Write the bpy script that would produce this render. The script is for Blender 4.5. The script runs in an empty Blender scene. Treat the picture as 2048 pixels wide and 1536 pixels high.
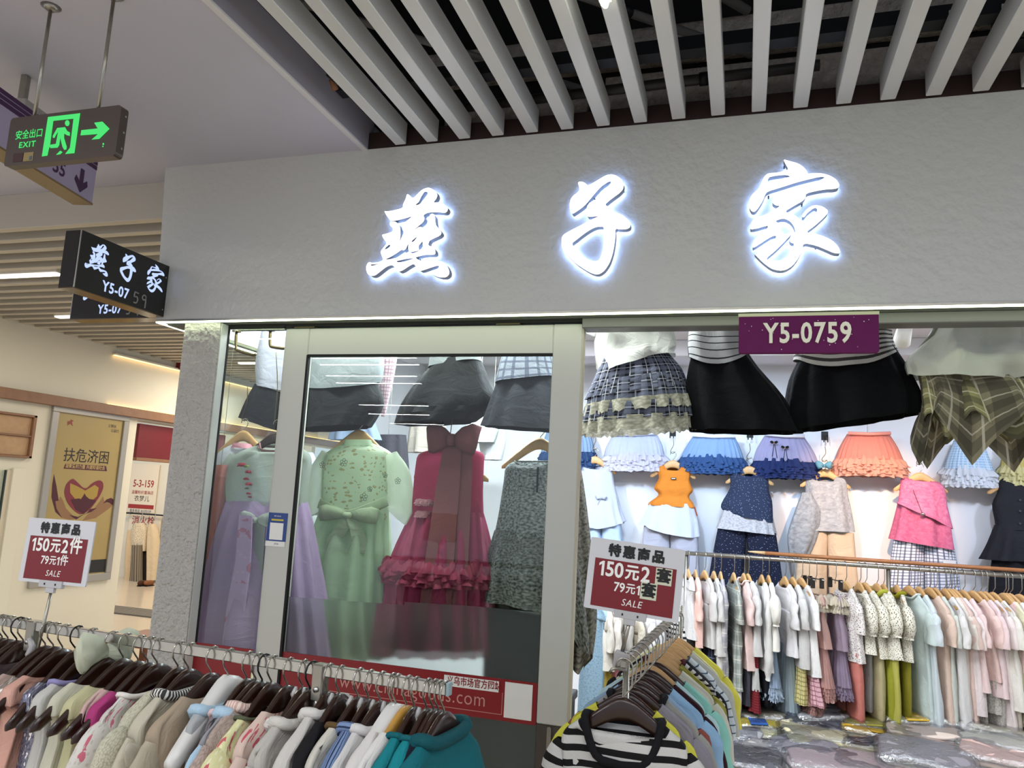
import bpy, math, random
from math import sin, cos, pi, radians as rad
from mathutils import Vector, Matrix, noise
from mathutils.geometry import tessellate_polygon
random.seed(7)
SC = bpy.context.scene
COL = SC.collection
# ------------------------------------------------------------------ camera
FW, FH, FPX = 2048, 1536, 1531.6
yaw, pitch, roll = rad(17.1), rad(8.31), rad(2.95)
CAM = Vector((0, 0, 1.6))
_f = Vector((-sin(yaw)*cos(pitch), cos(yaw)*cos(pitch), sin(pitch)))
_r0 = Vector((cos(yaw), sin(yaw), 0)); _u0 = _r0.cross(_f)
_r = _r0*cos(roll) + _u0*sin(roll); _u = _u0*cos(roll) - _r0*sin(roll)
cd = bpy.data.cameras.new('camera'); cam = bpy.data.objects.new('camera', cd); COL.objects.link(cam)
cd.sensor_width = 36; cd.lens = 36*FPX/FW; cd.clip_start = .02; cd.clip_end = 200
cam.matrix_world = Matrix(((_r.x, _u.x, -_f.x, 0), (_r.y, _u.y, -_f.y, 0), (_r.z, _u.z, -_f.z, 1.6), (0, 0, 0, 1)))
SC.camera = cam
# ------------------------------------------------------------------ world, exposure, large lamps
SC.view_settings.view_transform = 'Standard'; SC.view_settings.look = 'None'
SC.view_settings.gamma = 1; SC.view_settings.use_curve_mapping = False
SC.view_settings.exposure = 1.0
W = bpy.data.worlds.new('hall'); SC.world = W; W.use_nodes = True
W.node_tree.nodes['Background'].inputs[0].default_value = (.80, .88, 1.0, 1)
W.node_tree.nodes['Background'].inputs[1].default_value = .42
SC.cycles.use_denoising = True
SC.cycles.max_bounces = 8; SC.cycles.transparent_max_bounces = 24; SC.cycles.diffuse_bounces = 3
SC.cycles.sample_clamp_indirect = 4
SC.cycles.caustics_reflective = False; SC.cycles.caustics_refractive = False

def area(name, loc, rot, sx, sy, power, col=(1, 1, 1), spread=180):
    l = bpy.data.lights.new(name, 'AREA'); l.shape = 'RECTANGLE'; l.size = sx; l.size_y = sy
    l.energy = power; l.color = col; l.spread = rad(spread)
    o = bpy.data.objects.new(name, l); COL.objects.link(o); o.location = loc; o.rotation_euler = rot
    return o
def spot(name, loc, target, power, col=(1, 1, 1), ang=60, blend=.6, r=.03):
    l = bpy.data.lights.new(name, 'SPOT'); l.energy = power; l.color = col; l.spot_size = rad(ang); l.spot_blend = blend
    l.shadow_soft_size = r
    o = bpy.data.objects.new(name, l); COL.objects.link(o); o.location = loc
    o.rotation_euler = (Vector(target)-Vector(loc)).to_track_quat('-Z', 'Y').to_euler()
    return o
COOL = (.86, .93, 1.0); WARM = (1, .78, .52)
# linear battens of the hall behind the camera (the shop glass mirrors the left ones; the overhead ones are added for light)
HALL = [(-3.98, -1.54), (-4.12, -1.95), (-4.5, -2.75), (-4.7, -3.35), (-5.64, -5.8), (-6.2, -7.2), (-6.65, -9.05), (-4.62, -.57), (-1.6, .1), (-.3, -.35), (1.0, .1), (-.3, -1.0)]
for hx, hy in HALL:
    area('hall_batten_light', (hx, hy, 3.0), (0, 0, 0), 1.25, .045, 8 if hy > -1.2 else 12, (.95, .98, 1))
# added area lights under the shop ceiling; the left front ones brighten the dresses
area('shop_fill', (-1.2, 4.1, 2.57), (0, 0, 0), 1.6, .3, 20, COOL)
area('shop_fill', (-1.3, 3.62, 2.56), (rad(-25), 0, 0), 1.9, .12, 36, COOL)  # added to light the display dresses from behind
area('shop_fill', (-1.35, 3.02, 2.55), (rad(10), 0, 0), 1.9, .05, 17, (.95, 1, .97))  # added between glass and dresses to brighten their fronts
area('shop_fill', (.9, 3.55, 2.56), (rad(-12), 0, 0), 2.2, .12, 6.5, COOL)
area('shop_fill', (.9, 4.1, 2.57), (0, 0, 0), 1.8, .3, 6.5, COOL)
area('shop_fill', (2.2, 3.6, 2.57), (0, 0, 0), .8, .3, 8, COOL)
# aisle beyond: warm lamps
area('aisle_light', (-4.2, 4.2, 2.82), (0, 0, 0), 1.6, .5, 12, (1, .92, .76))
area('aisle_light', (-4.6, 7.2, 2.82), (0, 0, 0), 1.8, .6, 34, (1, .89, .72))
area('aisle_light', (-8.0, 8.6, 2.7), (0, 0, 0), 1.6, 1.0, 28, (1, .82, .6))
# ------------------------------------------------------------------ picking points
def _ray(px, py): return _f + _r*((px-FW/2)/FPX) + _u*((FH/2-py)/FPX)
def at(px, py, Y=None, X=None, Z=None):
    d = _ray(px, py)
    t = (Y-CAM.y)/d.y if Y is not None else (X-CAM.x)/d.x if X is not None else (Z-CAM.z)/d.z
    return CAM + d*t
def proj(p):
    d = Vector(p)-CAM; z = d.dot(_f)
    return FW/2+FPX*d.dot(_r)/z, FH/2-FPX*d.dot(_u)/z
# ------------------------------------------------------------------ materials
def lin(c):
    if isinstance(c, str):
        c = c.lstrip('#'); c = [int(c[i:i+2], 16) for i in (0, 2, 4)]
    return tuple(((v/255)/12.92 if v/255 <= .04045 else ((v/255+.055)/1.055)**2.4) for v in c[:3])+(1,)
MC = {}
class NT:
    def __init__(s, name):
        s.m = bpy.data.materials.new(name); s.m.use_nodes = True; s.t = s.m.node_tree; s.t.nodes.clear()
        s.out = s.n('ShaderNodeOutputMaterial')
    def n(s, typ, **k):
        x = s.t.nodes.new(typ)
        for a, b in k.items(): setattr(x, a, b)
        return x
    def l(s, a, b): s.t.links.new(a, b)
    def math(s, op, a, b=None, c=None):
        x = s.n('ShaderNodeMath', operation=op)
        for i, v in enumerate((a, b, c)):
            if v is None: continue
            if isinstance(v, (int, float)): x.inputs[i].default_value = v
            else: s.l(v, x.inputs[i])
        return x.outputs[0]
    def mix(s, fac, a, b):
        x = s.n('ShaderNodeMix', data_type='RGBA')
        for i, v in ((0, fac), (6, a), (7, b)):
            if isinstance(v, (int, float)): x.inputs[i].default_value = v
            elif isinstance(v, tuple): x.inputs[i].default_value = v
            else: s.l(v, x.inputs[i])
        return x.outputs[2]
def pbr(name, col, rough=.5, metal=0, emit=0, ecol=None, bump=0, bscale=200, var=0, vscale=5, coat=0, spec=.5, bdist=.002, detail=4):
    key = ('p', name)
    if key in MC: return MC[key]
    t = NT(name); b = t.n('ShaderNodeBsdfPrincipled'); c = lin(col)
    b.inputs['Base Color'].default_value = c; b.inputs['Roughness'].default_value = rough; b.inputs['Metallic'].default_value = metal
    b.inputs['Specular IOR Level'].default_value = spec
    if coat: b.inputs['Coat Weight'].default_value = coat
    if emit:
        b.inputs['Emission Color'].default_value = lin(ecol or col); b.inputs['Emission Strength'].default_value = emit
    if bump or var:
        tc = t.n('ShaderNodeTexCoord')
    if bump:
        nz = t.n('ShaderNodeTexNoise'); nz.inputs['Scale'].default_value = bscale; nz.inputs['Detail'].default_value = detail
        t.l(tc.outputs['Object'], nz.inputs['Vector'])
        bp = t.n('ShaderNodeBump'); bp.inputs['Strength'].default_value = bump; bp.inputs['Distance'].default_value = bdist
        t.l(nz.outputs[0], bp.inputs['Height']); t.l(bp.outputs[0], b.inputs['Normal'])
    if var:
        n2 = t.n('ShaderNodeTexNoise'); n2.inputs['Scale'].default_value = vscale; n2.inputs['Detail'].default_value = 5
        t.l(tc.outputs['Object'], n2.inputs['Vector'])
        t.l(t.mix(n2.outputs[0], tuple(v*(1-var) for v in c[:3])+(1,), tuple(min(1, v*(1+var)) for v in c[:3])+(1,)), b.inputs['Base Color'])
    t.l(b.outputs[0], t.out.inputs[0]); MC[key] = t.m
    return t.m
def emis(name, col, s):
    key = ('e', name)
    if key in MC: return MC[key]
    t = NT(name); e = t.n('ShaderNodeEmission'); e.inputs[0].default_value = lin(col); e.inputs[1].default_value = s
    t.l(e.outputs[0], t.out.inputs[0]); MC[key] = t.m
    return t.m
def glass(name='clear_glass', tint=(.93, .97, .95, 1), k=1.0):
    key = ('g', name)
    if key in MC: return MC[key]
    t = NT(name); a = t.n('ShaderNodeBsdfTransparent'); a.inputs[0].default_value = tint
    g = t.n('ShaderNodeBsdfGlossy'); g.inputs['Roughness'].default_value = 0
    f = t.n('ShaderNodeFresnel'); f.inputs[0].default_value = 1.5
    gm = t.n('ShaderNodeNewGeometry')   # the pane mirrors on the side it is entered from
    m = t.n('ShaderNodeMixShader'); t.l(t.math('MULTIPLY', f.outputs[0], t.math('SUBTRACT', k*1.4, t.math('MULTIPLY', gm.outputs['Backfacing'], k*1.4))), m.inputs[0]); t.l(a.outputs[0], m.inputs[1]); t.l(g.outputs[0], m.inputs[2])
    t.l(m.outputs[0], t.out.inputs[0]); MC[key] = t.m
    return t.m
def frosted():
    if 'fr' in MC: return MC['fr']
    t = NT('frosted_film'); r = t.n('ShaderNodeBsdfRefraction'); r.inputs['Roughness'].default_value = .34; r.inputs['IOR'].default_value = 1.2
    r.inputs[0].default_value = (.86, .90, .89, 1)
    tl = t.n('ShaderNodeBsdfTranslucent'); tl.inputs[0].default_value = (.5, .55, .55, 1)
    g = t.n('ShaderNodeBsdfGlossy'); g.inputs['Roughness'].default_value = .3; g.inputs[0].default_value = (.5, .5, .5, 1)
    m = t.n('ShaderNodeMixShader'); m.inputs[0].default_value = .1; t.l(r.outputs[0], m.inputs[1]); t.l(tl.outputs[0], m.inputs[2])
    m2 = t.n('ShaderNodeMixShader'); m2.inputs[0].default_value = .05; t.l(m.outputs[0], m2.inputs[1]); t.l(g.outputs[0], m2.inputs[2])
    t.l(m2.outputs[0], t.out.inputs[0]); MC['fr'] = t.m
    return t.m
def film(name, col=(.9, .92, .95, 1), rough=.12, fac=.3):
    """crinkled clear plastic: mostly see-through, with creased glossy highlights"""
    key = ('f', name)
    if key in MC: return MC[key]
    t = NT(name); tc = t.n('ShaderNodeTexCoord')
    nz = t.n('ShaderNodeTexNoise'); nz.inputs['Scale'].default_value = 26; nz.inputs['Detail'].default_value = 5; nz.inputs['Distortion'].default_value = 1.2
    t.l(tc.outputs['Object'], nz.inputs['Vector'])
    bp = t.n('ShaderNodeBump'); bp.inputs['Strength'].default_value = 1; bp.inputs['Distance'].default_value = .012; t.l(nz.outputs[0], bp.inputs['Height'])
    a = t.n('ShaderNodeBsdfTransparent'); a.inputs[0].default_value = col
    g = t.n('ShaderNodeBsdfGlossy'); g.inputs['Roughness'].default_value = rough; t.l(bp.outputs[0], g.inputs['Normal'])
    m = t.n('ShaderNodeMixShader'); m.inputs[0].default_value = fac; t.l(a.outputs[0], m.inputs[1]); t.l(g.outputs[0], m.inputs[2])
    t.l(m.outputs[0], t.out.inputs[0]); MC[key] = t.m
    return t.m
def cloth(col, pat=None, c2='#ffffff', s=1.0, c3=None, sheer=0, trans=.0, rough=.85, sheen=.0, weave=True):
    """fabric. UV is in metres (u around the body, v along the drop). pat: hstripe vstripe plaid check floral sequin lace dots melange fade"""
    key = ('c', col, pat, c2, s, c3, sheer, trans, rough)
    if key in MC: return MC[key]
    t = NT('fabric_'+(pat or 'plain')); b = t.n('ShaderNodeBsdfPrincipled')
    b.inputs['Roughness'].default_value = rough; b.inputs['Specular IOR Level'].default_value = .25
    uv = t.n('ShaderNodeUVMap'); sp = t.n('ShaderNodeSeparateXYZ'); t.l(uv.outputs[0], sp.inputs[0])
    U, V = sp.outputs[0], sp.outputs[1]
    base, col2 = lin(col), lin(c2); colr = None; hgt = None
    def band(x, period, duty, off=0.0):
        f = t.math('FRACT', t.math('ADD', t.math('DIVIDE', x, period), off+10.0))
        return t.math('LESS_THAN', f, duty)
    def vor(scale, feat='F1'):
        v = t.n('ShaderNodeTexVoronoi', feature=feat, voronoi_dimensions='2D'); v.inputs['Scale'].default_value = scale; t.l(uv.outputs[0], v.inputs['Vector']); return v
    def noi(scale, det=3, dist=0):
        v = t.n('ShaderNodeTexNoise', noise_dimensions='2D'); v.inputs['Scale'].default_value = scale; v.inputs['Detail'].default_value = det; v.inputs['Distortion'].default_value = dist
        t.l(uv.outputs[0], v.inputs['Vector']); return v.outputs[0]
    if pat == 'hstripe': colr = t.mix(band(V, .03*s, .45), base, col2)
    elif pat == 'vstripe': colr = t.mix(band(U, .014*s, .3), base, col2)
    elif pat == 'pinhstripe':
        colr = t.mix(band(V, .022*s, .16), base, col2)
    elif pat == 'plaid':
        p = .06*s
        c = t.mix(t.math('MULTIPLY', band(U, p, .42), .55), base, lin(c3 or c2)); c = t.mix(t.math('MULTIPLY', band(V, p, .42), .55), c, lin(c3 or c2))
        c = t.mix(t.math('MULTIPLY', band(U, p, .07, .3), .75), c, col2); colr = t.mix(t.math('MULTIPLY', band(V, p, .07, .3), .75), c, col2)
    elif pat == 'check':
        p = .02*s
        c = t.mix(t.math('MULTIPLY', band(U, p, .28), .8), base, col2); colr = t.mix(t.math('MULTIPLY', band(V, p, .28), .8), c, col2)
    elif pat == 'floral':
        n = noi(9*s, 2); d = vor(16*s).outputs['Distance']
        m = t.math('LESS_THAN', t.math('ADD', d, t.math('MULTIPLY', noi(40*s), .35)), .47)
        m = t.math('MULTIPLY', m, t.math('GREATER_THAN', n, .5)); colr = t.mix(m, base, col2)
        if c3:
            d2 = vor(31*s).outputs['Distance']; colr = t.mix(t.math('MULTIPLY', t.math('LESS_THAN', d2, .17), .8), colr, lin(c3))
        hgt = noi(260)
    elif pat == 'dots':
        colr = t.mix(t.math('LESS_THAN', vor(38*s).outputs['Distance'], .2), base, col2)
    elif pat == 'sequin':
        v = vor(150*s); colr = t.mix(t.math('MULTIPLY', v.outputs['Distance'], 1.2), base, col2)
        wn = t.n('ShaderNodeTexWhiteNoise', noise_dimensions='3D'); t.l(v.outputs['Position'], wn.inputs['Vector'])
        colr = t.mix(t.math('GREATER_THAN', wn.outputs[0], .9), colr, (1, 1, 1, 1))
        b.inputs['Metallic'].default_value = .55; b.inputs['Roughness'].default_value = .28; hgt = wn.outputs[0]
    elif pat == 'lace':
        d = vor(95*s).outputs['Distance']; colr = t.mix(t.math('MULTIPLY', d, 1.3), base, col2); hgt = d
    elif pat == 'melange':
        colr = t.mix(t.math('MULTIPLY_ADD', noi(55*s, 6, .6), 2.2, -.6), base, col2)
    elif pat == 'fade':
        colr = t.mix(t.math('MULTIPLY_ADD', noi(26*s, 5), 3, -1.0), base, col2)
    elif pat == 'speck':
        colr = t.mix(t.math('LESS_THAN', vor(60*s).outputs['Distance'], .075), base, col2)
    else:
        colr = t.mix(noi(14, 3), tuple(v*.93 for v in base[:3])+(1,), tuple(min(1, v*1.05) for v in base[:3])+(1,))
    t.l(colr, b.inputs['Base Color'])
    big = False
    if hgt is None and weave:
        big = True; hgt = t.math('ADD', t.math('MULTIPLY', noi(420, 2), .12), noi(17, 4, .9))
    if hgt is not None:
        bp = t.n('ShaderNodeBump'); bp.inputs['Strength'].default_value = .55 if big else .35; bp.inputs['Distance'].default_value = .010 if big else .002
        t.l(hgt, bp.inputs['Height']); t.l(bp.outputs[0], b.inputs['Normal'])
    sh = b.outputs[0]
    if trans:
        tl = t.n('ShaderNodeBsdfTranslucent'); t.l(colr, tl.inputs[0]); m = t.n('ShaderNodeMixShader'); m.inputs[0].default_value = trans
        t.l(sh, m.inputs[1]); t.l(tl.outputs[0], m.inputs[2]); sh = m.outputs[0]
    if sheer:
        tr = t.n('ShaderNodeBsdfTransparent'); m = t.n('ShaderNodeMixShader'); m.inputs[0].default_value = sheer
        t.l(sh, m.inputs[1]); t.l(tr.outputs[0], m.inputs[2]); sh = m.outputs[0]
    t.l(sh, t.out.inputs[0]); MC[key] = t.m
    return t.m
# ------------------------------------------------------------------ geometry: a geo is [verts, faces, loop uvs per face or None]
def G(): return [[], [], []]
def join(*gs):
    o = G()
    for g in gs:
        k = len(o[0]); o[0] += g[0]; o[1] += [tuple(i+k for i in f) for f in g[1]]; o[2] += g[2]
    return o
def move(g, loc=(0, 0, 0), M=None):
    v = Vector(loc)
    return [[(M @ Vector(p) if M is not None else Vector(p))+v for p in g[0]], g[1], g[2]]
def box(x0, x1, y0, y1, z0, z1, c=0.0):
    if x0 > x1: x0, x1 = x1, x0
    if y0 > y1: y0, y1 = y1, y0
    if z0 > z1: z0, z1 = z1, z0
    if c <= 0:
        v = [Vector((x, y, z)) for x in (x0, x1) for y in (y0, y1) for z in (z0, z1)]
        f = [(0, 1, 3, 2), (4, 6, 7, 5), (0, 4, 5, 1), (2, 3, 7, 6), (0, 2, 6, 4), (1, 5, 7, 3)]
        return [v, f, [None]*6]
    lo, hi = (x0, y0, z0), (x1, y1, z1); v = []; idx = {}
    for i in range(8):
        s = ((i >> 2) & 1, (i >> 1) & 1, i & 1)
        for a in range(3):
            p = [hi[k] if s[k] else lo[k] for k in range(3)]
            for k in range(3):
                if k != a: p[k] += -c if s[k] else c
            idx[(s, a)] = len(v); v.append(Vector(p))
    f = []
    for a in range(3):
        b, d = (a+1) % 3, (a+2) % 3
        for side in (0, 1):
            q = []
            for (p, r) in ((0, 0), (1, 0), (1, 1), (0, 1)):
                s = [0, 0, 0]; s[a] = side; s[b] = p; s[d] = r; q.append(idx[(tuple(s), a)])
            f.append(tuple(q if side else q[::-1]))
    for a in range(3):
        b, d = (a+1) % 3, (a+2) % 3
        for p in (0, 1):
            for r in (0, 1):
                s0 = [0, 0, 0]; s0[b] = p; s0[d] = r; s1 = list(s0); s1[a] = 1
                s0, s1 = tuple(s0), tuple(s1); f.append((idx[(s0, b)], idx[(s1, b)], idx[(s1, d)], idx[(s0, d)]))
    for i in range(8):
        s = ((i >> 2) & 1, (i >> 1) & 1, i & 1); f.append((idx[(s, 0)], idx[(s, 1)], idx[(s, 2)]))
    return [v, f, [None]*len(f)]
def tube(path, rad_, n=8, cap=True, ref=None):
    path = [Vector(p) for p in path]; m = len(path); V = []; F = []; U = []; ln = 0
    ref = Vector(ref) if ref is not None else Vector((0, 1, 0))
    rs = rad_ if isinstance(rad_, list) else [rad_]*m
    per = 2*pi*max((r if not isinstance(r, tuple) else (r[0]+r[1])/2) for r in rs); lens = []
    for i, p in enumerate(path):
        t = (path[min(i+1, m-1)]-path[max(i-1, 0)]).normalized()
        a = ref.cross(t)
        if a.length < 1e-4: a = Vector((0, 0, 1)).cross(t)
        if a.length < 1e-4: a = Vector((1, 0, 0))
        a.normalize(); b = t.cross(a)
        r = rs[i]; ra, rb = r if isinstance(r, tuple) else (r, r)
        if i: ln += (p-path[i-1]).length
        lens.append(ln)
        for j in range(n):
            q = 2*pi*j/n; V.append(p+a*(ra*cos(q))+b*(rb*sin(q)))
    for i in range(m-1):
        for j in range(n):
            k = (j+1) % n; F.append((i*n+j, i*n+k, (i+1)*n+k, (i+1)*n+j))
            u0, u1 = per*j/n, per*(j+1)/n; U.append(((u0, lens[i]), (u1, lens[i]), (u1, lens[i+1]), (u0, lens[i+1])))
    if cap:
        F += [tuple(range(n))[::-1], tuple(range((m-1)*n, m*n))]; U += [None, None]
    return [V, F, U]
def spl(pts, k=4):
    """Catmull-Rom through points given as equal-length tuples"""
    pts = [tuple(p) for p in pts]; o = []
    for i in range(len(pts)-1):
        p0, p1, p2, p3 = pts[max(i-1, 0)], pts[i], pts[i+1], pts[min(i+2, len(pts)-1)]
        for s in range(k):
            t = s/k
            o.append(tuple(.5*(2*b+(c-a)*t+(2*a-5*b+4*c-d)*t*t+(3*b-a-3*c+d)*t**3) for a, b, c, d in zip(p0, p1, p2, p3)))
    o.append(pts[-1]); return o
def loft(rows, n=28, sub=3, pl=0, amp=(0, 0), wr=.004, seed=0, pw=.8, scoop=0, back=0, hem=None, aprof=1.0, uvk=1.0, capt=False, wf=7.0):
    """a closed sleeve of cloth: rows (cx,cy,cz,half width,half depth,tilt) from top to hem, with pleats, wrinkles, neckline and hem line"""
    R = spl([tuple(r)+(0,)*(6-len(r)) for r in rows], sub) if sub > 1 else [tuple(r)+(0,)*(6-len(r)) for r in rows]
    M = len(R); V = []; F = []; U = []; per = 4*max(r[3] for r in R)*uvk; z0 = R[0][2]
    rnd = random.Random(seed); ph = rnd.random()*6.28; so = rnd.random()*50
    jit = [1+.5*noise.noise(Vector((j*.9, so, 0))) for j in range(n)]
    for i, (cx, cy, cz, hw, hd, ti) in enumerate(R):
        t = i/(M-1); A = amp[0]+(amp[1]-amp[0])*t**aprof; w = max(0., 1-t*M/4.)
        for j in range(n):
            q = 2*pi*j/n; c, s = cos(q), sin(q)
            x = hw*math.copysign(abs(c)**pw, c); y = hd*math.copysign(abs(s)**pw, s)
            if pl:
                d = A*sin(pl*q+ph+1.2*jit[j])*jit[j]; x += d*c*.7; y += d*s*1.2
            if wr and hd > .004:
                d = noise.noise(Vector((x*wf+so, cz*wf*.8, s*1.5+so)))*wr*min(1, t*5+.05); y += d*(1 if s > 0 else -1)*1.3
            z = cz+ti*x
            if s < 0: z -= scoop*w*max(0, 1-c*c)
            else: z -= back*w*max(0, 1-c*c)
            if hem: z += hem(q)*t**2
            V.append(Vector((cx+x, cy+y, z)))
    for i in range(M-1):
        for j in range(n):
            k = (j+1) % n; F.append((i*n+j, (i+1)*n+j, (i+1)*n+k, i*n+k))
            u0, u1 = per*j/n, per*(j+1)/n; v0, v1 = z0-R[i][2], z0-R[i+1][2]; U.append(((u0, v0), (u0, v1), (u1, v1), (u1, v0)))
    if capt: F.append(tuple(range(n))); U.append(None)
    return [V, F, U]
def prism(pts, y0, y1, holes=(), flip=False):
    """a flat outline in x,z with holes, from depth y0 (front) to y1: (front face geo, sides and back geo)"""
    loops = [list(pts)]+[list(h) for h in holes]; flat = [p for l in loops for p in l]
    tri = tessellate_polygon([[Vector((p[0], p[1], 0)) for p in l] for l in loops])
    fr = [[Vector((p[0], y0, p[1])) for p in flat], [tuple(t) for t in tri], [None]*len(tri)]
    N = len(flat); v = [Vector((p[0], y0, p[1])) for p in flat]+[Vector((p[0], y1, p[1])) for p in flat]
    f = []; k = 0
    for l in loops:
        m = len(l)
        for i in range(m): a, b = k+i, k+(i+1) % m; f.append((a, b, b+N, a+N))
        k += m
    bk = [v, f, [None]*len(f)]
    back = [[Vector((p[0], y1, p[1])) for p in flat], [tuple(t) for t in tri], [None]*len(tri)]
    return fr, bk, back
def chaikin(p, it=1):
    for _ in range(it):
        o = []
        for i in range(len(p)):
            a, b = p[i], p[(i+1) % len(p)]
            o += [(a[0]*.78+b[0]*.22, a[1]*.78+b[1]*.22), (a[0]*.22+b[0]*.78, a[1]*.22+b[1]*.78)]
        p = o
    return p
_tc = {}
def text(s, size=1., off=0., xs=1., ext=0., align='CENTER', sp=1., y=0., shear=0.):
    """lettering as a mesh in x,z, facing -y, at depth y"""
    key = (s, off, sp, ext, align, shear)
    if key not in _tc:
        c = bpy.data.curves.new('t', 'FONT'); c.body = s; c.offset = off; c.space_character = sp; c.extrude = ext; c.align_x = align; c.align_y = 'CENTER'; c.resolution_u = 3; c.shear = shear
        o = bpy.data.objects.new('t', c); COL.objects.link(o)
        me = bpy.data.meshes.new_from_object(o.evaluated_get(bpy.context.evaluated_depsgraph_get()))
        _tc[key] = ([v.co.copy() for v in me.vertices], [tuple(p.vertices) for p in me.polygons])
        bpy.data.objects.remove(o); bpy.data.curves.remove(c); bpy.data.meshes.remove(me)
    v, f = _tc[key]
    return [[Vector((p.x*size*xs, y-p.z*size, p.y*size)) for p in v], f, [None]*len(f)]
def bold(s, size, d, **k):
    """heavy lettering: the strokes struck several times side by side"""
    k.setdefault('y', 0.)
    return join(*[move(text(s, size, .006, **k), (a*d*size, -1e-5*i, b*d*size)) for i, (a, b) in enumerate(((0, 0), (-1, 0), (1, 0), (0, 1), (0, -1), (.7, .7), (-.7, -.7), (.7, -.7), (-.7, .7)))])
# ------------------------------------------------------------------ objects
def mk(name, g, m, parent=None, smooth=False, loc=None, kind=None, label=None):
    me = bpy.data.meshes.new(name); me.from_pydata([tuple(p) for p in g[0]], [], g[1])
    if any(u is not None for u in g[2]):
        fl = []
        for f, u in zip(g[1], g[2]):
            for q in (u if u is not None else ((0, 0),)*len(f)): fl += q
        me.uv_layers.new(name='UVMap').data.foreach_set('uv', fl)
    me.materials.append(m)
    if smooth: me.polygons.foreach_set('use_smooth', [True]*len(me.polygons))
    me.update()
    o = bpy.data.objects.new(name, me); COL.objects.link(o)
    if parent is not None: o.parent = parent
    if loc is not None: o.location = loc
    if kind: o['kind'] = kind
    if label: o['label'] = label
    return o
def tag(o, label, cat, group=None, kind=None):
    o['label'] = label; o['category'] = cat
    if group: o['group'] = group
    if kind: o['kind'] = kind
    return o
LABELS = {}
def thing(name, label, cat, loc=(0, 0, 0), rot=(0, 0, 0), group=None, kind=None):
    o = bpy.data.objects.new(name, None); COL.objects.link(o); o.empty_display_size = .05
    o.location = loc; o.rotation_euler = rot if isinstance(rot, (tuple, list)) else (0, 0, rot)
    n = len(label.split())
    if n > 16 or n < 4: print('LABEL LEN', n, label)
    LABELS[label] = LABELS.get(label, 0)+1
    return tag(o, label, cat, group, kind)
def wpart(name, g, m, root, smooth=False, **k):
    """a part whose geometry was given in world coordinates"""
    return mk(name, move(g, -Vector(root.location)), m, root, smooth, **k)
def copy_tree(o, loc, rot, label=None, mats=None):
    c = o.copy(); COL.objects.link(c); c.location = loc; c.rotation_euler = rot
    if label:
        c['label'] = label; LABELS[label] = LABELS.get(label, 0)+1
    for ch in o.children:
        d = ch.copy(); COL.objects.link(d); d.parent = c
    return c
# ================================================================== structure
M_white = pbr('white_paint', '#dcdcd8', .5, bump=.25, bscale=60, bdist=.003)
M_fascia = pbr('fascia_paint', '#c6c6c2', .36, bump=.5, bscale=30, bdist=.010, detail=2)
M_stucco = pbr('stucco', '#c6c2bd', .8, bump=1.0, bscale=75, bdist=.02, detail=5)
M_soffit = pbr('soffit_paint', '#c3c2d0', .6, bump=.1, bscale=20, var=.06, vscale=1.2)
M_slat = pbr('slat_metal', '#cfd0d0', .4, .0)
M_black = pbr('black_paint', '#0d0d0e', .8)
M_dark = pbr('dark_metal', '#232428', .5, .4)
M_plaster = pbr('rough_plaster', '#b3aba4', .9, bump=.9, bscale=45, bdist=.02, var=.45, vscale=28)
M_redbrown = pbr('rust_primer', '#2c1917', .8)
M_frame = pbr('door_frame_lacquer', '#c2c1ba', .35, bump=.08, bscale=30)
M_chrome = pbr('chrome', '#c4c2bc', .22, .95, var=.12, vscale=40)
M_steel = pbr('brushed_steel', '#a19c92', .3, .9, var=.15, vscale=30)
M_brass = pbr('aged_brass', '#5d5236', .38, .85)
M_red = pbr('red_vinyl', '#85131a', .4)
M_blk = pbr('black_ink', '#121212', .6)
M_wht = pbr('white_print', '#e8e6e2', .6)
M_cream = pbr('cream_paint', '#e0dac8', .6, var=.03, vscale=3)
M_wood = pbr('wood_trim', '#8a6449', .5, var=.25, vscale=14)
M_lwood = pbr('light_wood', '#b5916a', .45, var=.18, vscale=22)
M_floor = pbr('floor_tile', '#c9b9a2', .18, var=.05, vscale=3)
M_glass = glass()
M_inwall = pbr('shop_wall', '#dfe0e4', .6, bump=.05, bscale=30)

def S(name, g, m, label, cat, smooth=False):
    o = mk(name, g, m, None, smooth); return tag(o, label, cat, kind='structure')
S('floor', box(-14, 6, -4, 14, -.1, 0), M_floor, 'pale cream tiled floor of the market aisle', 'floor')
# fascia: a deep boxed header over the shop front, its left end slightly out of plumb
fv = [Vector(p) for p in [(-2.58, 2.8, 2.312), (3.2, 2.8, 2.312), (3.2, 2.8, 3.05), (-2.63, 2.8, 3.05), (-2.58, 2.86, 2.312), (3.2, 2.86, 2.312), (3.2, 2.86, 3.05), (-2.63, 2.86, 3.05)]]
g = [fv, [(0, 1, 2, 3), (7, 6, 5, 4), (0, 4, 5, 1), (3, 2, 6, 7), (0, 3, 7, 4), (1, 5, 6, 2)], [None]*6]
side = [[Vector(p) for p in [(-2.58, 2.86, 2.312), (-2.63, 2.86, 3.05), (-2.63, 5.7, 3.05), (-2.58, 5.7, 2.312), (-2.5, 2.86, 2.312), (-2.5, 2.86, 3.05), (-2.5, 5.7, 3.05), (-2.5, 5.7, 2.312)]], [(0, 1, 2, 3), (7, 6, 5, 4), (0, 3, 7, 4), (1, 5, 6, 2), (0, 4, 5, 1), (3, 2, 6, 7)], [None]*6]
fascia = S('wall_front', join(g, side), M_fascia, 'grey white painted header wall carrying the lit shop name', 'wall')
mk('underside', box(-2.57, 3.2, 2.86, 2.96, 2.300, 2.312), pbr('underside_grey', '#3c3b3a', .6), fascia)
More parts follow.
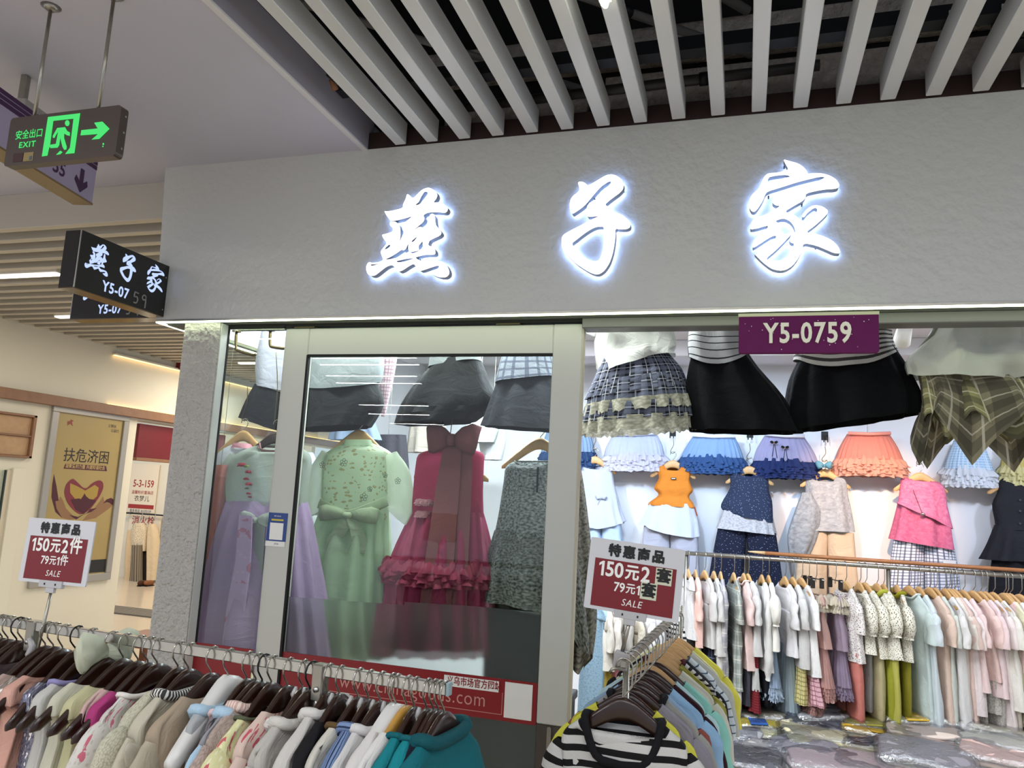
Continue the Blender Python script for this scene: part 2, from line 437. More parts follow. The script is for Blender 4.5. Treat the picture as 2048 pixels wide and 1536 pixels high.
hd = S('trim_1', box(-.61, 3.2, 2.87, 2.96, 2.262, 2.31, .003), pbr('grey_header', '#656463', .5), 'grey door header strip over the open shop entrance', 'trim')
mk('sliding_track', box(-2.24, -.61, 2.885, 2.97, 2.292, 2.31), M_black, hd)
for x in (-1.86, -.92): mk('hanger_bracket', box(x-.05, x+.05, 2.892, 2.95, 2.286, 2.294), pbr('bracket_dark', '#4d442f', .45, .6), hd)
# led strips along the lower edge of the header
led = thing('led_strip', 'thin white led strip along lower edge of the shop header', 'light', (-.2, 2.8, 2.30))
wpart('profile', box(-2.575, 3.2, 2.797, 2.812, 2.304, 2.313), M_steel, led)
wpart('diffuser', box(-2.575, 3.2, 2.7975, 2.8115, 2.2985, 2.304), emis('strip_light', '#ecffd2', 5.0), led)
led2 = thing('led_strip', 'short led strip running back along the left underside of header', 'light', (-2.57, 3.2, 2.3))
wpart('profile', box(-2.578, -2.562, 2.815, 4.4, 2.304, 2.311), M_steel, led2)
wpart('diffuser', box(-2.576, -2.564, 2.815, 4.4, 2.2985, 2.304), emis('strip_light', '#ecffd2', 5.0), led2)
# stucco column
col_ = S('column', box(-2.44, -2.25, 2.83, 2.886, 0, 2.302, .006), M_stucco, 'white stucco column at left corner of the shop front', 'column')
def stucco(x0, x1, y, z0, z1, st, amp, seed):
    nx, nz = int((x1-x0)/st), int((z1-z0)/st); V = []; F = []
    for i in range(nz+1):
        for j in range(nx+1):
            x, z = x0+(x1-x0)*j/nx, z0+(z1-z0)*i/nz
            n = noise.noise(Vector((x*62, z*48, seed)))+.6*noise.noise(Vector((x*120, z*100, seed+5)))
            e = min(1, min(j, nx-j)/2)
            V.append(Vector((x, y-e*amp*(max(-.25, n)+.25), z)))
    for i in range(nz):
        for j in range(nx): a = i*(nx+1)+j; F.append((a, a+1, a+nx+2, a+nx+1))
    return [V, F, [None]*len(F)]
mk('stucco_coat', stucco(-2.44, -2.25, 2.8295, .6, 2.30, .0058, .0105, 3), M_stucco, col_, True)
mk('smooth_side', box(-2.2512, -2.247, 2.838, 2.884, 0, 2.30), M_white, col_)
# ceiling: flat soffit, slatted field with dark void above
ceil = S('ceiling', box(-6.2, -1.57, -3, 2.945, 3.05, 3.06), M_soffit, 'flat pale grey soffit ceiling left of the slats', 'ceiling')
mk('edge_board', box(-1.585, -1.568, -3, 2.84, 3.05, 3.19), pbr('edge_board', '#a7a3ac', .5), ceil)
mk('edge_bead', box(-1.592, -1.567, -3, 2.84, 3.044, 3.052), pbr('edge_bead', '#d8d6da', .4), ceil)
void = S('ceiling', box(-1.56, 3.2, -3, 2.95, 3.9, 3.95), M_black, 'black painted void above the suspended metal slats', 'ceiling')
mk('void_wall', box(-1.62, -1.57, -3, 2.95, 3.18, 3.95), M_black, void)
mk('back_wall', box(-1.57, 3.2, 2.90, 2.95, 3.05, 3.9), M_black, void)
mk('primed_ledge', box(-1.57, 3.2, 2.80, 2.9, 3.05, 3.125), M_redbrown, void)
mk('plaster_band', box(-.55, 3.2, 2.86, 2.9, 3.125, 3.30, .004), M_plaster, void)
mk('plaster_band', box(-1.3, 3.2, 2.74, 2.9, 3.34, 3.42, .004), M_plaster, void)
mk('plaster_patch', box(-1.24, -.62, 2.85, 2.9, 3.15, 3.22, .004), M_plaster, void)
for i in range(22):
    x = -1.43+.1447*i
    s_ = mk('slat', join(box(x, x+.05, -2.6, 2.785, 3.05, 3.145, .0025)), M_slat, void)
for i, y in enumerate((2.52, 1.2, 0)):
    c_ = mk('carrier_rail', box(-1.56, 3.2, y-.03, y+.03, 3.15, 3.2), M_dark, void)
    if i == 0:
        for k in range(20):
            x = -1.405+.1447*k; mk('clip', box(x-.016, x-.008, y-.036, y-.03, 3.135, 3.175), M_wht, c_)
# pipes, duct and tray in the void
def pipe(a, b, r, m, label):
    o = thing('conduit_pipe', label, 'pipe', a)
    d = Vector(b)-Vector(a); mk('pipe', tube([(0, 0, 0), d], r, 10, True), m, o, True)
    n_ = d.length
    for t in (.3, .7): mk('clamp', tube([d*(t-.012), d*(t+.012)], r*1.25, 10), M_dark, o, True)
M_pipe = pbr('grey_pvc', '#74716e', .5)
pipe((-1.5, 1.55, 3.32), (.05, 2.88, 3.32), .016, M_pipe, 'slim grey conduit pipe crossing the ceiling void nearest the slats')
pipe((-1.3, 1.2, 3.45), (.0, 2.72, 3.42), .018, M_pipe, 'grey conduit pipe higher in the ceiling void behind another')
pipe((-1.5, 2.1, 3.26), (-.6, 2.86, 3.24), .014, M_pipe, 'thin grey conduit pipe near the soffit corner of the void')
pipe((-1.1, 2.75, 3.17), (.25, 2.75, 3.19), .02, pbr('dark_pipe', '#3a3735', .5), 'dark pipe lying level along the header top')
d_ = thing('junction_box', 'dark grey junction box between slats above right header', 'box', (.95, 2.7, 3.2))
mk('housing', box(-.16, .16, -.04, .04, -.05, .1, .004), M_dark, d_); mk('cover', box(-.15, .15, -.046, -.04, -.04, .09, .002), pbr('box_cover', '#3a3d40', .5), d_)
b_ = thing('cable_end', 'orange tipped cable end poking out beside the soffit edge', 'cable', (-1.5, 2.35, 3.13))
mk('sleeve', tube([(0, 0, .1), (0, 0, 0), (.02, .03, -.01)], .016, 8), M_black, b_, True); mk('tip', tube([(-.01, .03, .0), (-.01, .06, -.025)], .013, 8), pbr('orange_tip', '#8a5a3a', .6), b_, True)
lt = thing('ceiling_light', 'bright led tube fixed under a ceiling slat', 'light', (-.395, 1.9, 3.03))
mk('batten', box(-.02, .02, -1.2, .12, .004, .02, .003), M_wht, lt)
mk('tube', tube([(0, -1.2, -.008), (0, .10, -.008), (0, .118, -.008)], [.013, .013, .007], 10, ref=(0, 0, 1)), emis('tube_light', '#fdffe9', 7), lt, True)
for i, (hx, hy) in enumerate(HALL):  # housings for the mirrored lamps and the added overhead ones
    hb = thing('ceiling_light', 'white linear batten under the hall ceiling, %s of the row behind viewer' % ('first second third fourth fifth sixth seventh eighth ninth tenth eleventh twelfth'.split()[i]), 'light', (hx, hy, 3.012), 0, 'hall battens')
    mk('housing', box(-.6, .6, -.03, .03, 0, .05, .004), M_wht, hb)
    for s in (-1, 1): mk('end_cap', box(s*.6-.006, s*.6+.006, -.032, .032, -.004, .052), M_steel, hb)
# ------------------------------------------------------------------ lit name letters
YAN = [[(335, 430), (370, 440), (470, 425), (600, 390), (600, 340), (640, 260), (655, 195), (690, 210), (735, 262), (800, 200), (870, 130), (950, 105), (1010, 125), (1065, 165), (1082, 215), (1065, 262), (1020, 315), (1110, 312), (1180, 345), (1225, 390), (1222, 432), (1190, 460), (1100, 450), (960, 450), (880, 490), (905, 535), (885, 585), (820, 640), (720, 725), (770, 690), (830, 650), (880, 665), (912, 715), (945, 650), (970, 540), (975, 485), (1010, 467), (1045, 490), (1050, 570), (1062, 640), (1110, 690), (1140, 735), (1120, 775), (1020, 820), (965, 850), (950, 915), (1010, 930), (1050, 975), (1055, 1030), (1020, 1045), (900, 1045), (780, 1078), (780, 1090), (820, 1120), (880, 1150), (960, 1140), (1080, 1130), (1150, 1140), (1210, 1190), (1245, 1260), (1245, 1320), (1200, 1360), (1110, 1360), (1020, 1325), (960, 1285), (1050, 1265), (1100, 1225), (1105, 1200), (1080, 1195), (980, 1225), (900, 1255), (840, 1270), (800, 1235), (765, 1185), (745, 1170), (680, 1205), (600, 1260), (545, 1280), (510, 1250), (480, 1210), (445, 1185), (370, 1210), (280, 1280), (210, 1335), (150, 1340), (105, 1310), (85, 1250), (90, 1190), (120, 1145), (170, 1155), (250, 1150), (330, 1118), (305, 1060), (285, 1000), (330, 940), (380, 880), (330, 820), (303, 765), (350, 755), (460, 720), (460, 670), (420, 635), (415, 600), (445, 578), (500, 582), (550, 630), (565, 690), (565, 800), (548, 880), (590, 780), (625, 715), (590, 700), (590, 610), (650, 575), (735, 502), (650, 530), (480, 572), (430, 570), (380, 510)],
       [(765, 352), (820, 310), (850, 240), (900, 160), (945, 165), (945, 200), (890, 270), (830, 345)],
       [(720, 850), (800, 785), (790, 810), (750, 860), (720, 868)],
       [(815, 920), (850, 880), (875, 850), (880, 950), (850, 965), (825, 985)],
       [(348, 1108), (420, 1078), (500, 1030), (585, 970), (600, 985), (640, 965), (660, 915), (680, 887), (670, 950), (685, 998), (740, 1003), (820, 985), (885, 962), (780, 1010), (650, 1050), (500, 1090), (400, 1110)],
       [(335, 975), (370, 930), (415, 895), (425, 925), (390, 955)],
       [(500, 1135), (560, 1120), (650, 1100), (760, 1090), (700, 1115), (600, 1145), (530, 1150)],
       [(145, 1180), (200, 1175), (270, 1170), (190, 1195), (150, 1195)]]
ZI = [[(365, 215), (410, 212), (455, 235), (485, 265), (560, 225), (640, 175), (720, 130), (790, 118), (860, 140), (920, 190), (945, 250), (935, 310), (890, 360), (820, 410), (755, 460), (700, 510), (760, 540), (800, 580), (822, 612), (870, 615), (940, 650), (1000, 700), (1030, 750), (1025, 800), (980, 822), (900, 825), (835, 815), (838, 900), (825, 1020), (800, 1150), (760, 1260), (700, 1350), (640, 1395), (590, 1403), (530, 1385), (440, 1335), (330, 1260), (220, 1150), (155, 1070), (150, 1000), (148, 930), (175, 890), (260, 840), (380, 780), (470, 730), (560, 685), (630, 655), (560, 660), (480, 665), (465, 620), (470, 540), (500, 490), (545, 462), (620, 425), (690, 345), (740, 280), (785, 225), (775, 208), (740, 218), (650, 280), (570, 370), (500, 455), (440, 525), (350, 590), (285, 630), (262, 595), (250, 520), (262, 440), (300, 390), (350, 355), (380, 320), (372, 275), (360, 235)],
      [(275, 1005), (330, 965), (430, 885), (520, 825), (600, 790), (690, 788), (692, 860), (690, 980), (680, 1080), (650, 1180), (620, 1225), (570, 1235), (500, 1220), (420, 1175), (340, 1090)]]
JIA = [[(510, 50), (580, 70), (690, 100), (760, 150), (795, 200), (800, 225), (860, 215), (960, 215), (1060, 240), (1140, 290), (1175, 350), (1165, 385), (1120, 402), (1020, 405), (900, 425), (780, 455), (775, 500), (740, 545), (640, 600), (525, 670), (600, 690), (680, 735), (730, 780), (755, 815), (840, 755), (900, 700), (915, 640), (890, 622), (850, 640), (790, 690), (760, 735), (735, 735), (740, 700), (790, 640), (850, 600), (910, 592), (980, 610), (1035, 650), (1040, 685), (980, 750), (880, 840), (775, 915), (880, 930), (990, 960), (1090, 1010), (1160, 1080), (1185, 1140), (1175, 1165), (1110, 1160), (1020, 1120), (900, 1070), (750, 1040), (735, 1120), (690, 1220), (620, 1310), (540, 1360), (460, 1368), (370, 1345), (270, 1270), (200, 1200), (165, 1160), (222, 1185), (228, 1155), (260, 1100), (330, 1050), (400, 1010), (430, 970), (420, 952), (370, 965), (290, 1015), (200, 1075), (150, 1100), (150, 1060), (170, 1000), (240, 940), (300, 900), (340, 835), (280, 845), (200, 870), (120, 880), (125, 840), (150, 770), (190, 735), (280, 715), (380, 665), (480, 600), (430, 600), (385, 570), (385, 520), (410, 485), (500, 470), (640, 430), (760, 390), (900, 320), (1015, 262), (940, 258), (800, 290), (650, 330), (480, 385), (330, 430), (300, 460), (270, 540), (220, 620), (180, 670), (140, 670), (110, 620), (110, 540), (140, 470), (190, 430), (240, 370), (260, 310), (290, 250), (335, 215), (440, 210), (560, 180), (570, 160), (540, 110)],
       [(330, 265), (420, 245), (520, 235), (575, 242), (595, 262), (520, 270), (430, 305), (330, 355)],
       [(415, 780), (480, 755), (540, 755), (600, 790), (640, 845), (655, 905), (640, 930), (600, 965), (580, 1000), (600, 1038), (645, 1045), (610, 1130), (560, 1200), (500, 1240), (430, 1252), (360, 1245), (300, 1230), (420, 1130), (530, 1020), (605, 940), (597, 905), (560, 930), (527, 950), (500, 900), (465, 882), (470, 840), (450, 805)]]
GL = []
for contours, (ox, oy, sc_) in ((YAN, (720, 360, 6.98)), (ZI, (1100, 330, 6.4)), (JIA, (1480, 310, 5.909))):
    GL.append([[(p.x, p.z) for p in (at(ox+a/sc_, oy+b/sc_, Y=2.752) for a, b in chaikin(c))] for c in contours])
M_face = emis('letter_face', '#f3f6ff', 1.5); M_halo = emis('letter_back_light', '#9fbcff', 6.5)
M_ret = pbr('letter_return', '#8d9092', .45, .2)
for nm, g_, lab in zip(('swallow', 'child', 'home'), GL, ('first glowing white brush-style character of the name on header', 'middle glowing white brush-style character of the name on header', 'last glowing white brush-style character of the name on header')):
    cx = sum(p[0] for p in g_[0])/len(g_[0]); cz = sum(p[1] for p in g_[0])/len(g_[0])
    root = thing('sign_letter', lab, 'sign letter', (cx, 2.8, cz), 0, 'lit shop name letters')
    L = [[(p[0]-cx, p[1]-cz) for p in c] for c in g_]
    fr, sd, bk = prism(L[0], -.048, -.016, L[1:])
    mk('face', fr, M_face, root); mk('return', sd, M_ret, root); mk('back_light', bk, M_halo, root)
    for k in range(0, len(L[0]), max(1, len(L[0])//7)):
        p = L[0][k]; mk('standoff', tube([(p[0]*.94, 0, p[1]*.94), (p[0]*.94, -.02, p[1]*.94)], .003, 6, ref=(0, 0, 1)), M_dark, root)
def glyph(i, w=None, h=None):
    """flat glyph outline of the i-th letter, centred, scaled to height h"""
    L = GL[i]; xs = [p[0] for p in L[0]]; zs = [p[1] for p in L[0]]
    cx, cz = (min(xs)+max(xs))/2, (min(zs)+max(zs))/2; k = h/(max(zs)-min(zs)); kx = w/(max(xs)-min(xs)) if w else k
    return [[((p[0]-cx)*kx, (p[1]-cz)*k) for p in c] for c in L]
# ------------------------------------------------------------------ signs
def plate(w, h, r, y0, y1, seg=4):
    pts = []
    for cx, cz, a0 in ((w/2-r, h/2-r, 0), (-w/2+r, h/2-r, 90), (-w/2+r, -h/2+r, 180), (w/2-r, -h/2+r, 270)):
        for k in range(seg+1):
            a = rad(a0+90*k/seg); pts.append((cx+r*cos(a), cz+r*sin(a)))
    return join(*prism(pts, y0, y1))
def flat(pts, y): return prism(pts, y, y+.0004)[0]
# exit sign
ex = thing('exit_sign', 'hanging steel exit sign with glowing green running figure and arrow', 'sign', (-1.966, 1.685, 2.597))
M_exit = emis('exit_green', '#57f07e', .46); M_plate = pbr('exit_plate', '#5a504b', .35, .55)
mk('housing', plate(.424, .158, .012, -.014, .014), M_plate, ex)
mk('edge_band', plate(.418, .152, .010, -.0135, .0185), pbr('exit_edge', '#b9b0ae', .3, .6), ex)
def exl(a, b):
    p = at(a/5.689, 150+b/5.689, Y=1.671); return p.x+1.966, p.z-2.597
for nm, pp in (('door_symbol', [(550, 480), (918, 437), (852, 892), (745, 902), (800, 830), (840, 500), (612, 525), (575, 800), (560, 850), (545, 920), (480, 930)]),
               ('running_figure', [(655, 605), (745, 595), (770, 640), (800, 655), (800, 695), (770, 690), (735, 670), (735, 720), (765, 820), (760, 850), (735, 855), (715, 820), (690, 720), (680, 800), (660, 830), (580, 835), (565, 810), (580, 795), (640, 785), (655, 700), (665, 650), (640, 690), (625, 720), (605, 715), (605, 695)]),
               ('floor_mark', [(640, 912), (690, 862), (718, 880), (690, 905)]),
               ('arrow', [(930, 630), (1115, 610), (1075, 545), (1170, 532), (1252, 615), (1135, 730), (1045, 738), (1118, 675), (920, 690)])):
    mk(nm, flat([exl(*p) for p in pp], -.0155), M_exit, ex)
for nm, c, r in (('figure_head', (770, 550), 30), ('indicator', (1180, 787), 11), ('indicator', (1175, 815), 8)):
    mk(nm, flat([exl(c[0]+r*cos(k*.5236)*.9, c[1]+r*sin(k*.5236)*1.15) for k in range(12)], -.0155), M_exit, ex)
p = exl(335, 680); mk('lettering', move(text('安全出口', .031, .012, .88), (p[0], -.0155, p[1])), M_exit, ex)
p = exl(313, 795); mk('lettering', move(text('EXIT', .026, .022, 1.12, sp=1.15), (p[0], -.0155, p[1])), M_exit, ex)
for (a, b), m in (((207, 940), pbr('sticker_red', '#3d1d20', .5)), ((325, 930), pbr('sticker_gold', '#8f7d4e', .5))):
    p = exl(a, b); mk('sticker', move(box(-.019, .019, -.0005, 0, -.014, .014), (p[0], -.0145, p[1])), m, ex)
p = exl(352, 945); mk('sticker_mark', move(box(-.005, .005, -.0005, 0, -.006, .006), (p[0], -.0153, p[1])), pbr('sticker_blue', '#4a5a6a', .5), ex)
for x in (-.135, .112):
    mk('hanging_rod', tube([(x, 0, .079), (x, 0, .453)], .0055, 10, ref=(1, 0, 0)), M_steel, ex, True)
    mk('rosette', tube([(x, 0, .44), (x, 0, .453)], [.012, .03], 14, ref=(1, 0, 0)), M_steel, ex, True)
for z in (-.05, .0, .05): mk('screw', tube([(.209, .004, z), (.2145, .004, z)], .0035, 8, ref=(0, 0, 1)), M_chrome, ex)
# purple way-finding box
wf = thing('wayfinding_sign', 'hanging lilac direction box with purple bands and arrow behind exit sign', 'sign', (-2.53, 2.0, 2.82), rad(102.4))
M_lil = pbr('lilac_panel', '#a79bb6', .4); M_pur = pbr('deep_purple', '#3e1745', .45)
mk('box_body', box(-.46, .42, .002, .075, -.1, .1), pbr('box_grey', '#8d8580', .4, .3), wf)
mk('face_panel', box(-.46, .42, -.002, .002, -.1, .1), M_lil, wf)
for z0, z1 in ((.084, .1), (.066, .08), (.045, .062)): mk('band', box(-.46, .42, -.004, -.002, z0, z1), M_pur, wf)
mk('band', box(-.46, -.2, -.004, -.002, -.022, -.014), M_pur, wf)
mk('bottom_trim', box(-.46, .42, -.006, .08, -.108, -.1), pbr('trim_brown', '#8c7656', .35, .5), wf)
mk('lettering', move(text('55', .075, .02, 1, align='CENTER'), (.20, -.003, -.045)), M_pur, wf)
aw = [(-.012, .055), (.012, .055), (.012, .0), (.035, .018), (.042, -.005), (0, -.045), (-.042, -.005), (-.035, .018), (-.012, .0)]
mk('arrow', flat([(.335+p_[0], -.042+p_[1]) for p_ in aw], -.0035), M_pur, wf)
mk('hanging_post', box(-.006, .018, .02, .045, .1, .23, .002), M_steel, wf); mk('top_bracket', box(-.02, .1, .0, .07, .1, .13, .002), M_chrome, wf)
# projecting black blade signs
M_acr = pbr('black_acrylic', '#060708', .12, coat=.3); M_bl = emis('blade_letter', '#b9ccff', .62); M_hand = pbr('chalk_pen', '#8b8b8b', .7)
def blade(label, loc, rot, w):
    b = thing('blade_sign', label, 'sign', loc, rot)
    mk('box_body', box(-w/2, w/2, .002, .078, -.118, .118, .002), M_acr, b)
    mk('face_panel', box(-w/2+.002, w/2-.002, -.002, .002, -.118, .118), M_acr, b)
    mk('corner_trim', box(-w/2-.001, -w/2+.003, -.003, 0, -.118, .118), M_chrome, b)
    mk('bottom_panel', box(-w/2, w/2, -.001, .077, -.122, -.118), pbr('mirror_base', '#7a6a58', .15, .9), b)
    for i, (x, z, gw, gh) in enumerate(((-.154, .031, .12, .127), (.008, .0385, .088, .123), (.1685, .036, .103, .131))):
        L = glyph(i, gw, gh)
        mk('letter', move(prism(L[0], -.0035, -.003, L[1:])[0], (x, 0, z)), M_bl, b)
    mk('number', move(bold('Y5-07', .0615, .018, xs=.88, sp=1.10), (-.043, -.0035, -.076)), M_bl, b)
    five = [(-.012, .024), (-.014, .004), (.0, .006), (.006, -.006), (.0, -.02), (-.014, -.02)]
    nine = [(.05, .018), (.04, .024), (.03, .014), (.036, .003), (.05, .008), (.051, .02), (.05, -.03)]
    for st in (five, [(-.012, .024), (.008, .022)], nine):
        mk('handwriting', tube([(q[0]*1.05+.074, -.003, q[1]*1.05-.078) for q in (spl(st, 3) if len(st) > 2 else st)], .0034, 6), M_hand, b)
    for z in (-.09, .06): mk('screw', tube([(w/2-.018, -.001, z), (w/2-.018, -.005, z)], .004, 8, ref=(0, 0, 1)), M_chrome, b)
    return b
blade('black projecting sign with lit characters fixed to front of header end', (-2.54, 2.554, 2.446), rad(90), .498)
blade('lower black projecting sign half hidden behind the front one', (-2.875, 2.87, 2.462), 0, .56)
# stall number plate
ns = thing('stall_number_sign', 'purple stall number plate with raised cream digits over the entrance', 'sign', (.204, 2.79, 2.206))
gq = plate(.452, .136, .008, -.03, -.004); mk('plate', gq, pbr('plum_acrylic', '#640b52', .55, var=.12, vscale=20, spec=.25), ns)
rr = random.Random(3)
for k in range(26):
    x, z = rr.uniform(-.21, .21), rr.uniform(-.06, .055); r = rr.uniform(.0008, .0016); mk('paint_speck', box(x-r, x+r, -.0308, -.03, z-r, z+r), M_wht, ns)
mk('cream_edge', box(-.228, .228, -.031, -.002, .062, .0735, .001), pbr('cream_edge', '#d8dcae', .4), ns)
mk('number', move(text('Y5-0759', .098, .024, .76, ext=.04, sp=1.12), (0, -.034, -.003)), pbr('cream_digit', '#f4f2dc', .4), ns)
# price signs on clamps
M_board = pbr('sign_board', '#c9c8cc', .45); M_pred = pbr('sign_red', '#74101a', .4)
ONE = [(.17, 0), (.31, 0), (.31, .72), (.20, .72), (.02, .60), (.02, .47), (.17, .565)]
def line(parts, size, d, xs=.9, align='CENTER'):
    """a line of heavy lettering whose pieces have their own size"""
    gs = []; x = 0
    for s, k in parts:
        g_ = [[Vector((p[0]*size*xs, 0, p[1]*size)) for p in ONE], [tuple(range(len(ONE)))], [None]] if s == '1' else bold(s, size*k, d/k, xs=xs, align='LEFT'); lo = min(p.x for p in g_[0]); hi = max(p.x for p in g_[0]); b0 = min(p.z for p in g_[0])
        gs.append(move(g_, (x-lo, 0, -size*.36-b0))); x += hi-lo+size*.09
    g_ = join(*gs)
    return g_ if align == 'LEFT' else move(g_, (-x/2, 0, 0))
def price(label, loc, rot, w, h, l1, l2, sticker, stem_to):
    b = thing('price_sign', label, 'sign', loc, rot)
    mk('board', plate(w, h, .004, -.002, .002), M_board, b)
    mk('red_field', flat([(-w*.43, h*.22), (w*.43, h*.22), (w*.43, -h*.45), (-w*.43, -h*.45)], -.0028), M_pred, b)
    mk('lettering', move(bold('特惠商品', w*.135, .045, sp=1.28), (0, -.003, h*.345)), M_blk, b)
    mk('lettering', move(line(l1, w*.215, .018, .9, 'LEFT' if sticker else 'CENTER'), (-w*.38 if sticker else .0, -.0034, h*.085)), M_wht, b)
    mk('lettering', move(line(l2, w*.135, .012, .9, 'LEFT' if sticker else 'CENTER'), (-w*.20 if sticker else .0, -.0034, -h*.145)), M_wht, b)
    mk('lettering', move(text('SALE', w*.1, .0, .95, sp=1.1, shear=.2), (0, -.0034, -h*.345)), M_wht, b)
    if sticker:
        for x, z in ((w*.305, h*.095), (w*.165, -h*.135)):
            mk('sticker', box(x-w*.085, x+w*.085, -.0040, -.0034, z-h*.115, z+h*.115), pbr('sticker_cream', '#c9c9b2', .6), b)
            mk('lettering', move(bold('套', w*.155, .035), (x, -.0044, z)), M_blk, b)
    mk('holder_clip', join(box(-w*.17, w*.17, -.006, .006, -h*.56, -h*.45, .001), box(-w*.06, w*.06, -.005, .005, -h*.64, -h*.55, .001)), pbr('clear_clip', '#b5b2b4', .25), b)
    for x in (-w*.08, w*.08): mk('rivet', box(x-.002, x+.002, -.0068, -.006, -h*.52, -h*.49), M_blk, b)
    mk('stem', tube([(0, .003, -h*.58), stem_to], (.004 if not sticker else .005), 8, ref=(1, 0, 0)), M_steel, b, True)
    return b
# ------------------------------------------------------------------ glazed front
win = thing('window_1', 'narrow fixed glass pane between stucco column and sliding door', 'window', (-2.1, 2.89, 0), 0, None, 'structure')
wpart('glass_pane', box(-2.2495, -1.955, 2.887, 2.893, .02, 2.292), M_glass, win)
wpart('gasket', join(box(-2.2495, -2.2455, 2.883, 2.897, 0, 2.3), box(-2.25, -1.955, 2.883, 2.897, 2.284, 2.3)), M_black, win)
wpart('red_band', box(-2.245, -1.957, 2.882, 2.886, .752, .912), M_red, win)
door = thing('door_1', 'white framed sliding glass door with red band low down', 'door', (-1.285, 2.92, 0), 0, None, 'structure')
wpart('left_stile', box(-1.958, -1.836, 2.9, 2.94, .03, 2.286, .004), M_frame, door)
wpart('right_stile', box(-.731, -.612, 2.9, 2.94, .772, 2.286, .004), M_frame, door)
wpart('top_rail', box(-1.836, -.731, 2.901, 2.939, 2.166, 2.285, .003), M_frame, door)
wpart('stile_edge', box(-.617, -.607, 2.902, 2.938, .772, 2.284, .002), pbr('edge_ivory', '#b9b19c', .4), door)
wpart('glass_pane', box(-1.836, -.731, 2.917, 2.923, .08, 2.166), M_glass, door)
wpart('gasket', join(box(-1.84, -1.830, 2.899, 2.916, .08, 2.166), box(-1.836, -.731, 2.9, 2.916, 2.158, 2.168)), M_black, door)
fz = [(-1.83, .9), (-.735, .9), (-.735, 1.168), (-1.0, 1.168), (-1.30, 1.158), (-1.30, 1.146), (-1.83, 1.134)]
wpart('frosted_film', prism(fz, 2.914, 2.9165)[0], frosted(), door)
wpart('red_band', box(-1.83, -.735, 2.908, 2.913, .762, .912), M_red, door)
wpart('frosted_film', box(-1.83, -.735, 2.914, 2.9165, .1, .762), frosted(), door)
wpart('kick_panel', box(-.731, -.612, 2.902, 2.94, .05, .770, .003), pbr('kick_grey', '#4d4640', .4, .3), door)
hs = wpart('handle', plate(.03, .16, .014, -.006, .001), pbr('handle_dark', '#2a2522', .35, .5), door); hs.location = (.605, -.018, .70)
h2 = mk('slot', plate(.016, .135, .007, -.0075, -.006), pbr('handle_slot', '#8d8880', .3, .7), hs)
wpart('bottom_rail', box(-1.836, -.731, 2.901, 2.939, .03, .10, .003), M_frame, door)
px_ = lambda a, b: (lambda p: (p.x, p.z))(at(560+a/3.161, 1050+b/3.161, Y=2.907))
a0 = px_(815, 1070)
wpart('lettering', move(text('www.chinagoods.com', .074, -.006, .90, sp=1.06), (-1.245, 2.9065, .826)), pbr('pale_pink_print', '#c98f86', .5), door)
wpart('white_strip', box(-1.108, -.885, 2.9065, 2.9075, .862, .902), M_wht, door)
wpart('lettering', move(text('义乌市场官方网站', .034, .02, .82), (-.985, 2.906, .882)), M_red, door)
wpart('outline', join(box(-1.6, -.868, 2.907, 2.9076, .783, .785), box(-.870, -.868, 2.907, 2.9076, .783, .862)), pbr('pale_pink_print', '#c98f86', .5), door)
wpart('white_square', box(-.86, -.752, 2.9063, 2.9075, .776, .904), M_wht, door)
st = thing('payment_sticker', 'blue bordered white sticker on left stile of the sliding door', 'sticker', (-1.905, 2.8995, 1.477))
pk = lambda a, b: (lambda p: (p.x+1.905, p.z-1.477))(at(350+a/4.042, 980+b/4.042, Y=2.899))
mk('backing', flat([pk(762, 180), (pk(915, 190)), pk(885, 462), pk(728, 450)], -.0012), M_wht, st)
mk('blue_panel', flat([pk(762, 180), pk(915, 190), pk(893, 420), pk(735, 408)], -.0018), pbr('sticker_navy', '#1d3f83', .45), st)
mk('white_panel', flat([pk(772, 262), pk(880, 270), pk(868, 406), pk(762, 398)], -.0024), M_wht, st)
mk('yellow_bar', flat([pk(783, 232), pk(880, 238), pk(879, 252), pk(782, 246)], -.0024), pbr('sticker_yellow', '#c9b73c', .5), st)
p = pk(832, 212); mk('lettering', move(text('推荐使用支付宝', .0058, .01, .82), (p[0], -.0024, p[1])), M_wht, st)
p = pk(812, 436); mk('lettering', move(text('支付宝', .007, .01, 1), (p[0]+.004, -.0018, p[1])), M_blk, st)
wl = thing('ceiling_light', 'added slim white light above the display dresses inside, brightening them', 'light', (-1.35, 3.02, 2.565))  # invented fixture around the light added for the dress fronts
mk('housing', box(-.97, .97, -.04, .04, .003, .035, .004), M_white, wl)
for s in (-1, 1): mk('end_cap', box(s*.97-.006, s*.97+.006, -.042, .042, -.002, .037), M_steel, wl)
ch = thing('dark_filler_chest', 'made-up low dark grey chest darkening the frosted lower door glass', 'chest', (-1.3, 3.75, 0))  # invented chest, put in to darken the view through the frosted film
mk('body', box(-.9, .5, -.2, .2, 0, .62, .006), pbr('chest_grey', '#2b2d2f', .5), ch); mk('lid', box(-.91, .51, -.21, .21, .62, .66, .005), pbr('chest_lid', '#3a3c3e', .45), ch)
